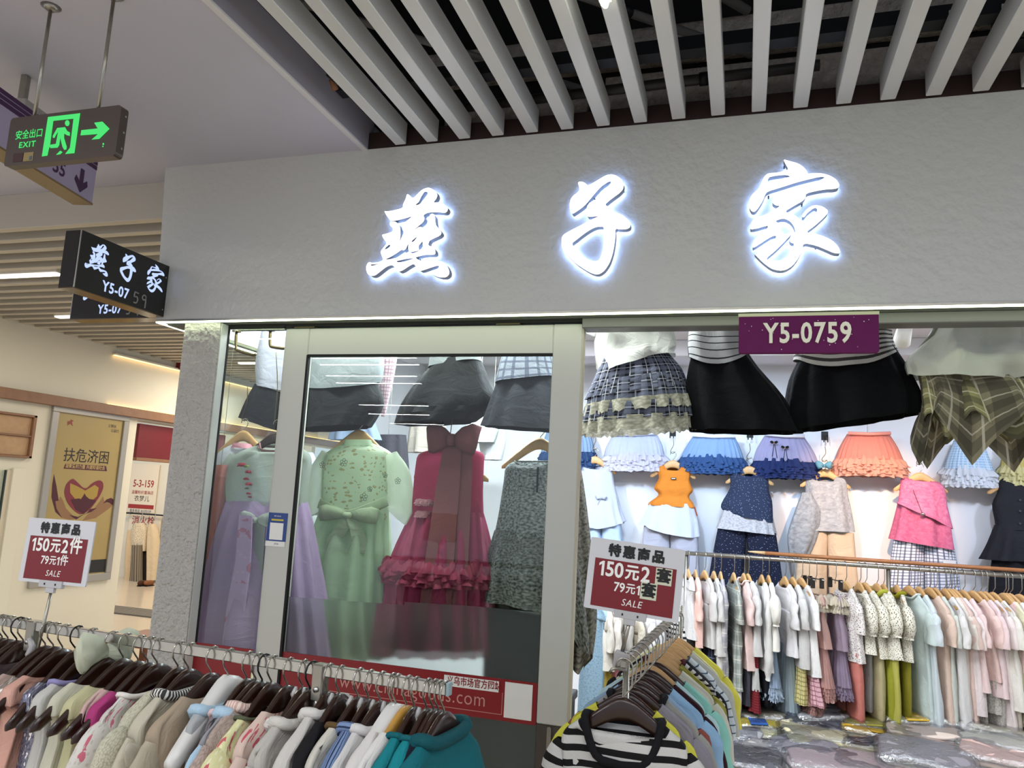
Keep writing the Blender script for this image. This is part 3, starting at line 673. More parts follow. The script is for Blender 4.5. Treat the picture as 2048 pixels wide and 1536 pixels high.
# side glazing and shop shell
win2 = thing('window_2', 'side glass wall of the shop facing the aisle', 'window', (-2.5, 4.3, 0), 0, None, 'structure')
wpart('glass_pane', box(-2.503, -2.497, 2.95, 4.6, .1, 2.3), M_glass, win2)
wpart('sill', box(-2.53, -2.47, 2.95, 4.6, 0, .1, .004), M_frame, win2)
wpart('post', box(-2.53, -2.47, 4.56, 4.64, 0, 2.31, .004), M_frame, win2)
S('wall_left', box(-2.54, -2.46, 4.64, 5.75, 0, 2.6), M_inwall, 'white inner side wall at rear left of the shop', 'wall')
S('wall_back', box(-2.46, 3.2, 5.62, 5.72, 0, 2.62), M_inwall, 'bright white back wall of the shop behind the hanging outfits', 'wall')
S('wall_right', box(2.9, 3.0, 2.96, 5.62, 0, 2.62), M_inwall, 'white right wall of the shop outside the frame', 'wall')
ci = S('ceiling', box(-2.46, 3.2, 2.965, 5.72, 2.6, 2.64), pbr('shop_ceiling', '#cfcdd2', .6), 'white ceiling inside the shop with tracks and spots', 'ceiling')
mk('beam', box(-2.3, 3.0, 4.7, 4.95, 2.5, 2.6, .004), pbr('shop_beam', '#c8c6cc', .6), ci)
mk('track', box(-2.3, 3.0, 3.72, 3.76, 2.575, 2.6, .002), M_wht, ci); mk('track', box(-2.3, 3.0, 5.1, 5.13, 2.575, 2.6, .002), M_wht, ci)
def spotlamp(x, y, tgt, power, colr, ang, lab):
    o = thing('track_spotlight', lab, 'light', (x, y, 2.575), 0, 'track spots on the shop ceiling')
    d = (Vector(tgt)-Vector((x, y, 2.45))).normalized()
    mk('stem', box(-.012, .012, -.012, .012, -.12, 0, .002), M_wht, o)
    mk('yoke', box(-.05, .05, -.008, .008, -.07, -.055, .002), M_wht, o)
    mk('can', tube([-d*.06+Vector((0, 0, -.125)), d*.05+Vector((0, 0, -.125))], [.032, .04], 16), M_wht, o, True)
    mk('lens', tube([d*.0505+Vector((0, 0, -.125)), d*.052+Vector((0, 0, -.125))], .034, 16), emis('spot_lens', '#ffffff', 3), o)
    spot('spot_beam', Vector((x, y, 2.45))+d*.07, tgt, power, colr, ang, .7, .02)
for i, (x, tx, pw_, cc, an) in enumerate(((-1.5, -1.6, 46, (.8, .88, 1), 70), (-.55, -.55, 34, (.54, .73, 1), 75), (.15, .1, 32, (.54, .73, 1), 75), (.72, .74, 75, (1, .62, .34), 40), (1.25, 1.3, 22, (.70, .79, 1), 70), (2.0, 2.0, 21, (.72, .80, 1), 75))):
    spotlamp(x, 3.95, (tx, 5.62, 1.55), pw_, cc, an, 'white track spotlight on the shop ceiling, %s from the left' % ('first second third fourth fifth sixth'.split()[i]))
# ------------------------------------------------------------------ aisle on the left
aw_ = S('wall_left', join(box(-6.15, -6, 2.4, 6.43, 0, 3.1), box(-6.15, -6, 6.43, 13, 2.175, 3.1)), M_cream, 'cream wall across the aisle with wood trim and poster', 'wall')
tr = S('trim_2', box(-6, -5.93, 2.4, 13, 2.195, 2.285, .003), M_wood, 'brown wood trim running along the cream aisle wall', 'trim')
M_warm = emis('warm_strip', '#ffcf85', 1.7)
o = thing('led_strip', 'warm glowing strip resting on top of the wood trim', 'light', (-5.97, 9, 2.29)); wpart('diffuser', box(-5.985, -5.965, 6.0, 13, 2.286, 2.294), M_warm, o); wpart('channel', box(-5.988, -5.962, 6.0, 13, 2.284, 2.287), M_steel, o)
o = thing('led_strip', 'warm glowing strip high on the cream aisle wall', 'light', (-5.98, 9, 2.79)); wpart('diffuser', box(-5.985, -5.965, 6.0, 13, 2.775, 2.783), M_warm, o); wpart('channel', box(-6.0, -5.96, 6.0, 13, 2.783, 2.80), M_cream, o)
# baffle ceiling of the aisle
ac = S('ceiling', box(-6.1, -2.62, 2.93, 13, 3.2, 3.25), pbr('aisle_deck', '#5c544c', .8), 'grey baffle ceiling over the aisle beside the shop', 'ceiling')
M_baf = pbr('baffle_metal', '#c0b9ae', .4, .1)
for k in range(52):
    y = 2.94+.155*k; mk('baffle', box(-6.0, -2.63, y, y+.05, 2.86, 3.052, .003), M_baf, ac)
for x0, x1, y, lab in ((-6, -4.2, 3.70, 'bright linear light between the nearest aisle baffles at left'), (-5.4, -4.2, 4.78, 'second bright linear light deeper in the aisle baffle ceiling'), (-5.2, -3.8, 6.9, 'far linear light in the aisle baffle ceiling')):
    o = thing('ceiling_light', lab, 'light', ((x0+x1)/2, y, 2.86)); wpart('housing', box(x0, x1, y-.03, y+.03, 2.862, 2.9, .003), M_wht, o); wpart('diffuser', box(x0+.01, x1-.01, y-.026, y+.026, 2.852, 2.862), emis('aisle_batten', '#fff4e2', 3.4), o)
# sign hung far along the aisle
o = thing('hanging_sign', 'small dark red sign hanging under the baffles far down aisle', 'sign', (-6.9, 8, 3.09))
mk('board', box(-.3, .1, -.01, .01, -.105, .105, .003), pbr('sign_darkred', '#7d1c1f', .5), o); mk('lettering', move(text('南铺TJ内', .085, .01, .9), (-.06, -.0105, 0)), pbr('sign_letters', '#d8c5b5', .5), o)
o.location.z = 2.74; o.location.x = -6.0*8/8-.08; o.location = (at(345, 720, Y=6.9).x+.02, 6.9, at(345, 720, Y=6.9).z)
# local frame for things on the cream wall: x -> world Y, z up, -y towards the aisle
def onwall(name, label, cat): return thing(name, label, cat, (-6, 0, 0), rad(90))
def wp(a, b, o=(85, 815), k=4.4545, X=-5.98):
    p = at(o[0]+a/k, o[1]+b/k, X=X); return (p.y, p.z)
po = onwall('poster_frame', 'gold charity poster with dark red heart in grey frame', 'poster')
q0, q1, q2 = wp(150, 40), wp(728, 118), wp(598, 1468); y0, y1, zt, zb = q0[0], q1[0], q0[1], q2[1]
mk('frame', join(box(y0-.07, y1+.07, -.03, -.001, zt, zt+.07, .004), box(y0-.07, y1+.07, -.03, -.001, zb-.07, zb, .004), box(y0-.07, y0, -.03, -.001, zb, zt, .004), box(y1, y1+.07, -.03, -.001, zb, zt, .004)), pbr('poster_alu', '#a8a39b', .35, .4), po)
mk('print', box(y0, y1, -.012, -.002, zb, zt), pbr('poster_gold', '#a8935c', .35, var=.12, vscale=2.5), po)
pp_ = lambda L: [wp(a, b) for a, b in L]
M_pm = pbr('poster_maroon', '#4a1520', .45); M_ph = pbr('poster_hand', '#8f6a48', .45); M_pmr = pbr('poster_red', '#7a2a33', .45)
mk('hand', flat(pp_([(95, 830), (150, 830), (165, 790), (190, 830), (215, 900), (300, 985), (330, 990), (240, 1000), (170, 980), (120, 900)]), -.0125), M_ph, po)
mk('hand', flat(pp_([(360, 1010), (400, 960), (450, 920), (520, 830), (545, 790), (560, 850), (640, 860), (600, 900), (480, 985)]), -.0125), M_ph, po)
mk('ribbon', flat(pp_([(108, 590), (130, 700), (150, 830), (120, 835), (130, 900), (180, 985), (120, 930), (85, 800), (92, 690)]), -.013), M_pm, po)
mk('ribbon', flat(pp_([(545, 855), (575, 820), (615, 805), (638, 820), (632, 870), (600, 850), (575, 845)]), -.013), M_pm, po)
mk('ribbon', flat(pp_([(240, 955), (320, 975), (400, 940), (430, 905), (490, 895), (440, 930), (370, 955), (305, 998)]), -.0135), M_pm, po)
mk('heart', prism(chaikin(pp_([(385, 735), (300, 650), (270, 630), (215, 680), (195, 760), (225, 850), (290, 925), (350, 960), (430, 910), (510, 800), (548, 720), (545, 665), (510, 645), (450, 670)]), 2), -.0142, -.0125)[0], M_pmr, po)
mk('heart_window', flat(pp_([(385, 740), (310, 700), (250, 675), (250, 760), (290, 810), (330, 835), (365, 790), (378, 765), (392, 790), (440, 835), (490, 790), (505, 715), (470, 690)]), -.0148), pbr('poster_light', '#a58a3c', .45), po)
mk('skyline', flat(pp_([(255, 820), (290, 815), (330, 810), (352, 820), (365, 790), (378, 763), (392, 790), (420, 815), (455, 820), (480, 830), (440, 880), (370, 950), (300, 910)]), -.0152), M_pm, po)
p0, p1 = wp(215, 430), wp(580, 455)
mk('headline', move(text('扶危济困', .135, .006, 1), ((p0[0]+p1[0])/2, -.013, (p0[1]+p1[1])/2)), pbr('poster_ink', '#2a1a16', .5), po)
mk('ribbon_bar', flat(pp_([(210, 500), (572, 522), (580, 568), (192, 545)]), -.013), M_pm, po)
p0 = wp(390, 533); mk('lettering', move(text('凝聚爱的力量 共建和谐社会', .042, .006, .9), (p0[0], -.0136, p0[1])), pbr('poster_pale', '#c9ae72', .5), po)
p0 = wp(255, 135); mk('emblem', move(prism([(-.03, -.03), (.0, -.01), (.03, -.03), (.015, .01), (.035, .02), (.0, .03), (-.01, .012), (-.035, .01)], -.0005, 0)[0], (p0[0], -.0128, p0[1])), pbr('poster_emblem', '#8a3524', .5), po)
p0 = wp(625, 180); mk('lettering', move(text('义帮扶', .035, .006, 1), (p0[0], -.013, p0[1]+.012)), pbr('poster_ink', '#2a1a16', .5), po); mk('lettering', move(text('公益行', .035, .006, 1), (p0[0]+.04, -.013, p0[1]-.03)), pbr('poster_ink', '#2a1a16', .5), po)
mk('base_strip', flat(pp_([(385, 1478), (562, 1463), (572, 1350), (400, 1362)]), -.0132), pbr('poster_base', '#23231f', .5), po)
w_ = onwall('wall_panel', 'pale wood framed panel of two boards at the far left', 'panel')
zt2, zm, zb2, yr = 2.085, 1.90, 1.71, 5.225
for a, b in ((zm+.006, zt2-.02), (zb2+.02, zm-.006)): mk('board', box(4.0, yr-.03, -.02, -.002, a, b, .003), M_lwood, w_)
mk('frame', join(box(4.0, yr, -.045, -.001, zt2-.02, zt2, .003), box(4.0, yr, -.045, -.001, zb2, zb2+.02, .003), box(yr-.03, yr, -.045, -.001, zb2, zt2, .003), box(4.0, yr-.03, -.04, -.001, zm-.006, zm+.006)), M_wood, w_)
dd = thing('door_2', 'white door recess with dark glass edge at far left', 'door', (-5.99, 4.9, 0), rad(90), None, 'structure')
mk('leaf', box(-.6, .17, -.012, 0, .05, 1.6), pbr('door_cream', '#d9cdb6', .5), dd); mk('glass_edge', box(.10, .112, -.03, -.012, .05, 1.6), pbr('glass_edge', '#2c3b36', .3), dd); mk('jamb', box(.17, .30, -.03, 0, 0, 1.62, .004), M_cream, dd)
mk('glass_leaf', box(-.6, .10, -.024, -.018, .05, 1.6), M_glass, dd)
# recessed dark red sign beam past the wall end
rb = onwall('shop_sign_beam', 'plain dark red sign panel under the wood trim beyond poster', 'sign')
mk('panel', box(6.5, 7.9, .03, .09, 1.80, 2.15, .003), pbr('beam_red', '#6e161a', .45), rb); mk('lower_edge', box(6.5, 7.9, .02, .09, 1.765, 1.80, .003), M_wood, rb)
# far shop seen through the gap
S('wall_far', box(-13, -6.3, 10.3, 10.4, 0, 3.1), M_cream, 'cream far shop wall seen through the gap past the column', 'wall')
mat_ = S('floor_grating', box(-9, -5.5, 7.56, 8.0, 0, .006), pbr('grating_dark', '#4b443c', .6), 'dark ribbed drain mat across the far aisle floor', 'floor')
for k in range(9): mk('rib', box(-9, -5.5, 7.58+k*.046, 7.6+k*.046, .006, .016), pbr('grating_rib', '#8a8071', .5), mat_)
wb = thing('bench', 'low red brown wooden bench end beyond the stucco column', 'bench', (at(292, 1275, Z=.3).x, at(292, 1275, Z=.3).y, 0))
mk('top', box(-.22, .5, -.25, .25, .27, .31, .004), pbr('bench_wood', '#7a4327', .4, var=.2, vscale=15), wb)
for x in (-.18, .46):
    for y in (-.2, .2): mk('leg', box(x-.025, x+.025, y-.025, y+.025, 0, .27, .003), pbr('bench_wood', '#7a4327', .4), wb)
def fx(a, b, Y=10.28):
    p = at(a, b, Y=Y); return p.x, p.z
p = fx(288, 968); sg = thing('notice_board', 'white notice reading 5-3-159 in red on the far shop wall', 'sign', (p[0], 10.28, p[1]))
mk('board', box(-.27, .27, -.01, .01, -.46, .32, .003), pbr('notice_white', '#e9dcc4', .5), sg)
M_nr = pbr('notice_red', '#a02a22', .5)
mk('lettering', move(text('5-3-159', .16, .016, .82), (0, -.011, .0)), M_nr, sg); mk('lettering', move(text('温馨粉织童装店', .062, .008, 1), (0, -.011, -.14)), M_nr, sg)
mk('lettering', move(text('衣梦儿', .10, .004, 1), (0, -.011, -.24)), M_blk, sg); mk('red_bar', box(-.25, .25, -.012, -.01, -.395, -.33), M_nr, sg); mk('lettering', move(text('联系电话: 81070159', .055, .006, .9), (0, -.011, -.435)), pbr('notice_blue', '#2c3560', .5), sg)
p = fx(290, 1045); sg = thing('notice_board', 'white fire hydrant panel with red characters on far shop wall', 'sign', (p[0], 10.27, p[1]))
mk('board', box(-.3, .32, -.01, .01, -.2, .12, .003), pbr('notice_white', '#e9dcc4', .5), sg); mk('lettering', move(text('消火栓', .15, .012, 1), (-.02, -.011, .02)), M_nr, sg); mk('lettering', move(text('FIRE HYDRANT', .075, .012, .85), (0, -.011, -.1)), M_nr, sg)
# ================================================================== hangers and garments
M_hd = pbr('dark_hanger_wood', '#2a140d', .28, var=.3, vscale=30, coat=.25)
M_hl = pbr('light_hanger_wood', '#c49a66', .42, var=.14, vscale=30)
M_hw = pbr('padded_white', '#d3d0cc', .35); M_hy = pbr('yellow_hanger_wood', '#b98a3e', .35, var=.15, vscale=30)
M_hook = pbr('hook_wire', '#a9a39a', .25, .95); M_hookk = pbr('hook_black', '#171717', .35, .4)
def zs(x): return -.057-.128*(math.sqrt(min(abs(x), .2)**2+.0009)-.03)/.1475
def hanger_geo(w=.175, ht=.054, th=.0075):
    V = []; F = []; m = 17; n = 8
    for i in range(m):
        x = -w+2*w*i/(m-1); a = abs(x)/w
        zt = zs(x)+.004; h = ht-.026*a if a < .97 else ht*.28; zc = zt-h/2; ty = th*(1-.25*a) if a < .97 else th*.5
        cv = 0                         # arms bow gently forward
        for j in range(n):
            q = 2*pi*(j+.5)/n; c, s = cos(q), sin(q)
            V.append(Vector((x, cv+ty*math.copysign(abs(c)**.6, c), zc+h/2*math.copysign(abs(s)**.7, s))))
    for i in range(m-1):
        for j in range(n):
            k = (j+1) % n; F.append((i*n+j, i*n+k, (i+1)*n+k, (i+1)*n+j))
    F += [tuple(range(n))[::-1], tuple(range((m-1)*n, m*n))]
    return [V, F, [None]*len(F)]
HOOK = [(0, 0, -.075), (0, 0, -.058), (.002, 0, -.050), (.011, 0, -.040), (.019, 0, -.03), (.0215, 0, -.017), (.017, 0, -.005), (.008, 0, .0015), (-.002, 0, .003), (-.012, 0, .0), (-.018, 0, -.008), (-.0195, 0, -.018)]
def hook_geo(up=0, r=.0021):
    p = [(a, b, c) for a, b, c in HOOK]
    return tube(p, r, 6)
HP = {}
def hanger(label, loc, rot, kind='d', hook='c', group=None, w=.175, drop=0.0, clip=False):
    """hanger with its hook over the rail point LOC; copies share mesh data"""
    key = (kind, hook, w, drop, clip)
    if key in HP:
        o = copy_tree(HP[key], loc, rot, label)
        if group: o['group'] = group
        return o
    o = thing('clothes_hanger', label, 'hanger', loc, rot, group)
    m = {'d': M_hd, 'l': M_hl, 'w': M_hw, 'y': M_hy}[kind]
    if clip:
        mk('bar', tube([(-.13, 0, -.11), (.13, 0, -.11)], .004, 8, ref=(0, 0, 1)), M_hook, o, True)
        for s in (-1, 1): mk('clip', box(s*.09-.008, s*.09+.008, -.012, .012, -.16, -.10, .003), pbr('clip_black', '#2b2622', .4, .3), o)
    else:
        mk('wooden_arms' if kind != 'w' else 'padded_arms', move(hanger_geo(w, .056 if kind != 'w' else .066, .0075 if kind != 'w' else .022), (0, 0, -drop)), m, o, True)
    hp = [(a, b, c if c > -.03 else c-drop) for a, b, c in HOOK]
    mk('hook', tube(hp, .0021 if w > .11 else .0018, 6), M_hookk if hook == 'k' else M_hook, o, True)
    HP[key] = o
    return o
def ring_tube(pts, r, n=6):
    p = list(pts)+[pts[0], pts[1]]
    return tube(p, r, n, cap=False, ref=(0, 0, 1))
def fluff(cx, cy, cz, hw, hd, h, amp=.02, n=110, layers=4, seed=0, tilt=0):
    g = G(); rnd = random.Random(seed)
    for k in range(layers):
        a = amp*(.7+.5*rnd.random()); f = rnd.choice((23, 29, 31, 37)); z0 = cz-h*k/layers*.75
        V = []; F = []; U = []; S_ = rnd.random()*40
        for i, (dz, ex_) in enumerate(((0, -.6), (-h*.33, .9), (-h*.5, 1.2))):
            for j in range(n):
                q = 2*pi*j/n; w = sin(f*q+S_)*.6+noise.noise(Vector((cos(q)*7, sin(q)*7, S_+i*.4)))*1.1
                e = a*ex_+a*.9*w; V.append(Vector((cx+(hw+e)*cos(q), cy+(hd+e)*sin(q), z0+dz+a*.55*noise.noise(Vector((cos(q)*9+S_, sin(q)*9, i*2.)))+tilt*hw*cos(q))))
        for i in range(2):
            for j in range(n):
                k2 = (j+1) % n; F.append((i*n+j, (i+1)*n+j, (i+1)*n+k2, i*n+k2)); U.append(((j*.01, i*.03), (j*.01, i*.03+.03), (j*.01+.01, i*.03+.03), (j*.01+.01, i*.03)))
        g = join(g, [V, F, U])
    return g
def bow_parts(root, c, w, h, m, d=.02, tails=(), tw=.03, rot=0.0, knot=None):
    """two soft loops, a knot and hanging tails"""
    c = Vector(c); R3 = Matrix.Rotation(rot, 3, 'Y')
    for s in (-1, 1):
        path = [(0, 0, 0), (s*w*.2, -d*.2, .004), (s*w*.38, -d*.3, .006), (s*w*.5, 0, .0)]
        g = tube([Vector(p) for p in path], [(d*.25, h*.14), (d*.8, h*.42), (d, h*.55), (d*.3, h*.5)], 14, ref=(0, 0, 1))
        g = [[p+Vector((0, noise.noise(p*40)*d*.5, noise.noise(p*30)*h*.05)) for p in g[0]], g[1], g[2]]
        mk('bow_loop', move(g, c, R3), m, root, True)
    mk('bow_knot', move(loft([(0, 0, h*.2, w*.05, d*.4), (0, 0, .07*h, w*.075, d*.7), (0, 0, -.1*h, w*.075, d*.7), (0, 0, -h*.22, w*.05, d*.4)], 12, 2), c+Vector((0, -d*.6, 0))), knot or m, root, True)
    for t in tails:
        p = [Vector(q) for q in t]; V = []; F = []; U = []
        for i, q in enumerate(p):
            V += [c+q+Vector((-tw/2*(1+.25*i), -.004, 0)), c+q+Vector((tw/2*(1+.25*i), .006, 0))]
        for i in range(len(p)-1): F.append((2*i, 2*i+1, 2*i+3, 2*i+2)); U.append(((0, i*.1), (.05, i*.1), (.05, i*.1+.1), (0, i*.1+.1)))
        V2 = [v+Vector((0, .002, 0)) for v in V]; k = len(V)
        mk('bow_tail', [V+V2, F+[tuple(a+k for a in f[::-1]) for f in F], U+U], m, root, True)
SEED = [0]
def hung(name, label, cat, loc, rot, group, m, L=.55, sh=.155, nk=.078, hem=.19, hd=.022, sl='short', slm=None, col=None, colr=.006, scoop=.03, pl=0, amp=.0, bot=None, drop=0.0, hx=None, n=24):
    """one garment draped on a hanger whose hook sits at LOC; local x runs along the shoulders"""
    SEED[0] += 1; sd = SEED[0]; o = thing(name, label, cat, loc, rot, group); slm = slm or m
    d = -drop
    xs = [nk, nk+(sh-nk)*.5, sh*.96]
    rows = [(0, 0, zs(nk)+.012+d, nk, .013)]
    rows += [(0, 0, zs(x)+.014+d, x, max(.015, hd*.75)) for x in xs[1:]]
    rows += [(0, 0, zs(sh)-.012+d, sh, hd), (0, 0, zs(sh)-.07+d, sh*.95, hd), (0, 0, -.33*L-.12+d, sh*.92, hd*1.1), (0, 0, -.68*L-.10+d, sh*.92+(hem-sh*.92)*.5, hd*1.25), (0, 0, -L-.09+d, hem, hd*1.35)]
    if sl == 'strap' or sl == 'none': rows[4] = (0, 0, zs(sh)-.02+d, sh*.98, hd*.8); rows[5] = (0, 0, zs(sh)-.075+d, sh*.84, hd)
    g = loft(rows, n+8, 3, pl or 6, (0, amp or .007), .011, sd, .42, scoop, .01, wf=9)
    mk('body', g, m, o, True)
    if col is not None:
        mk('collar', ring_tube([Vector((q.x*1.03, q.y*1.6-.002, q.z)) for q in g[0][:n+8]], colr), col, o, True)
    if sl in ('short', 'long', 'puff', 'bell', 'cap'):
        for s in (-1, 1):
            a, z = sh*.93, zs(sh)-.012+d
            if sl == 'short': P = [(a-.01, z+.002, .030, .014), (a+.004, z-.03, .046, .018), (a+.014, z-.085, .050, .019), (a+.017, z-.135, .053, .021), (a+.017, z-.15, .053, .021)]
            elif sl == 'cap': P = [(a-.01, z, .03, .013), (a+.008, z-.03, .044, .018), (a+.014, z-.07, .048, .02)]
            elif sl == 'long': P = [(a-.01, z, .032, .014), (a+.006, z-.05, .046, .019), (a+.014, z-.18, .043, .019), (a+.022, z-.33, .04, .019), (a+.016, z-.43, .032, .017), (a+.014, z-.45, .036, .019)]
            elif sl == 'bell': P = [(a, z, .03, .014), (a+.02, z-.05, .045, .02), (a+.04, z-.14, .06, .03), (a+.06, z-.24, .085, .04)]
            else: P = [(a-.012, z+.006, .03, .014), (a+.004, z-.012, .048, .024), (a+.016, z-.06, .060, .030), (a+.018, z-.115, .052, .026), (a+.016, z-.135, .040, .020), (a+.016, z-.15, .046, .024)]
            P = spl(P, 3)
            gs = tube([(s*p[0], 0, p[1]) for p in P], [(p[3], p[2]) for p in P] if False else [(p[2], p[3]) for p in P], 14, cap=False, ref=(0, 1, 0))
            gs = [[p+Vector((noise.noise(p*17+Vector((sd, 0, 0)))*.010, noise.noise(p*19+Vector((0, sd, 0)))*.013, 0)) for p in gs[0]], gs[1], gs[2]]
            mk('sleeve', gs, slm, o, True)
    if bot:
        kind, bm, bl = bot[:3]; bl *= .84; z0 = -L-.04+d
        if kind == 'skirt':
            w = bot[3] if len(bot) > 3 else .2
            mk('skirt', loft([(0, 0, z0, hem*.85, hd), (0, 0, z0-bl*.5, (hem*.85+w)/2, hd*1.3), (0, 0, z0-bl, w, hd*1.7)], n+12, 4, 14, (.002, .011), .006, sd+5), bm, o, True)
        elif kind == 'pants':
            for s in (-1, 1):
                w = bot[3] if len(bot) > 3 else .08
                mk('trouser_leg', loft([(s*hem*.42, 0, z0, hem*.43, hd), (s*hem*.44, 0, z0-bl*.4, w*1.05, hd*1.15), (s*hem*.46, 0, z0-bl*.9, w, hd*1.2), (s*hem*.46, 0, z0-bl, w*(bot[4] if len(bot) > 4 else 1), hd*1.1)], 16, 3, 5, (.001, .005), .008, sd+7+s), bm, o, True)
        elif kind == 'tulle':
            w = bot[3] if len(bot) > 3 else .17
            mk('skirt', loft([(0, 0, z0, hem*.6, hd), (0, 0, z0-bl*.5, w*.8, hd*2), (0, 0, z0-bl*.85, w, hd*2.4)], 60, 3, 20, (.002, .012), .004, sd+9), bm, o, True)
            mk('tulle_hem', fluff(0, 0, z0-bl*.78, w*.86, hd*2.1, bl*.3, .02, 90, 4, sd), bot[4] if len(bot) > 4 else bm, o, True)
        elif kind == 'tiers':
            w = bot[3]
            for q in range(3):
                mk('tier', loft([(0, 0, z0-bl*q/3, hem*.8+.01*q, hd*1.1), (0, 0, z0-bl*(q+1)/3-.01, w*(.8+.1*q), hd*1.5)], 40, 3, 13, (.002, .009), .004, sd+q), bm if q % 2 == 0 else bot[4], o, True)
    return o
# ------------------------------------------------------------------ rack helpers
def on_line(A, B, px):
    A, B = Vector(A), Vector(B); lo, hi = -.3, 1.3; s = 1 if proj(B)[0] > proj(A)[0] else -1
    for _ in range(40):
        m = (lo+hi)/2
        if (proj(A+(B-A)*m)[0]-px)*s < 0: lo = m
        else: hi = m
    return A+(B-A)*lo
# cloth palette
def P(c, **k): return cloth(c, **k)
c_dmauve = P('#4a3a40', sheer=.15); c_blush = P('#c9aa9c'); c_champ = P('#b6a69c', pat='sequin', c2='#8f857e'); c_peach = P('#cf9f8f', rough=.35)
c_lavseq = P('#9796a8', pat='sequin', c2='#55546a'); c_white = P('#cfccc6', trans=.15); c_ivory = P('#d9d5c0', trans=.2); c_pyel = P('#d6d2a6', trans=.25)
c_pink = P('#caa6a2'); c_mag = P('#a83a72'); c_wfl = P('#cfc9c2', pat='floral', c2='#c4697a', s=1.9, c3='#b7b0a8'); c_lace = P('#cdc8b4', pat='lace', c2='#a49f8a', s=2.4)
c_crm = P('#c8c0ac', sheer=.12); c_chs = P('#b9a58e', sheer=.25); c_pblue = P('#a9c3d6'); c_yfl = P('#d3cf9d', pat='floral', c2='#c25f68', s=1.7, c3='#e3e0c0')
c_pfl = P('#cdb4a8', pat='floral', c2='#b8545f', s=1.9); c_shirt = P('#c9c5bf', trans=.1); c_blk = P('#151418'); c_bstr = P('#7488ad', pat='vstripe', c2='#2c3550')
c_bpl = P('#a9b0bd', pat='plaid', c2='#6b7892', c3='#7f8aa3'); c_grey = P('#6d6a6c'); c_pnkw = P('#d2b7b0'); c_teal = P('#12777f'); c_navy = P('#141a2c'); c_dteal = P('#0f5a63')
c_greyl = P('#a2a0a6', sheer=.2)
# ------------------------------------------------------------------ left front rack
ZR = 1.22
LA, LB = at(0, 1231, Z=ZR), at(896, 1366, Z=ZR)
LA0 = LA-(LB-LA)*.35
rk = thing('clothes_rack', 'chrome clothes rail with square bar along bottom left front', 'rack', ((LA+LB)/2).xy.to_3d())
rdir = (LB-LA).normalized(); rang = math.atan2(rdir.y, rdir.x)
def bar(A, B, w, h, c=.002):
    d = Vector(B)-Vector(A); M = Matrix.Rotation(math.atan2(d.y, d.x), 3, 'Z')
    return move(box(0, d.length, -w/2, w/2, -h, 0, c), A, M)
wpart('rail', bar(LA0, LB, .016, .024), M_chrome, rk)
e_ = LB
wpart('end_cap', move(box(0, .006, -.0095, .0095, -.024, .002, .001), e_, Matrix.Rotation(rang, 3, 'Z')), pbr('cap_blue', '#8fa3a8', .4), rk)
for px, lab in ((70, 'a'), (643, 'b')):
    p = on_line(LA, LB, px)
    wpart('upright', tube([p+Vector((0, .0, -.02)), (p.x, p.y, .02)], .0115, 12, ref=(1, 0, 0)), M_chrome, rk, True)
    wpart('joint', move(box(-.014, .014, -.0135, .0135, -.075, .001, .003), p, Matrix.Rotation(rang, 3, 'Z')), M_steel, rk)
    wpart('bolt', tube([p+Vector((0, -.0135, -.05)), p+Vector((0, -.018, -.05))], .006, 10, ref=(0, 0, 1)), M_chrome, rk, True)
    wpart('foot', box(p.x-.02, p.x+.02, p.y-.22, p.y+.22, .0, .025, .004), M_chrome, rk)
pc = on_line(LA, LB, 75)
sg1 = price('white and red price card reading 150 yuan for 2 pieces at left', at(115, 1103, Y=1.6), (rad(-3), 0, rad(2)), .212, .162, [('1', 1), ('50', 1), ('元', .8), ('2', 1), ('件', .98)], [('79', 1), ('元', .85), ('1', 1), ('件', 1)], False, (-.012, 0, -.30))
cl = mk('clamp', join(box(-.03, .004, -.013, .014, -.335, -.285, .004), box(-.016, .016, -.014, .012, -.29, -.262, .004)), pbr('clamp_grey', '#a7a2a2', .4), sg1)
mk('lever', tube([(-.020, 0, -.28), (-.028, -.004, -.255), (-.022, -.004, -.235), (-.036, -.004, -.218)], [.006, .009, .008, .006], 8), pbr('clamp_grey', '#a7a2a2', .4), cl, True)
ORD = 'first second third fourth fifth sixth seventh eighth ninth tenth eleventh twelfth thirteenth fourteenth fifteenth sixteenth seventeenth eighteenth nineteenth twentieth'.split()
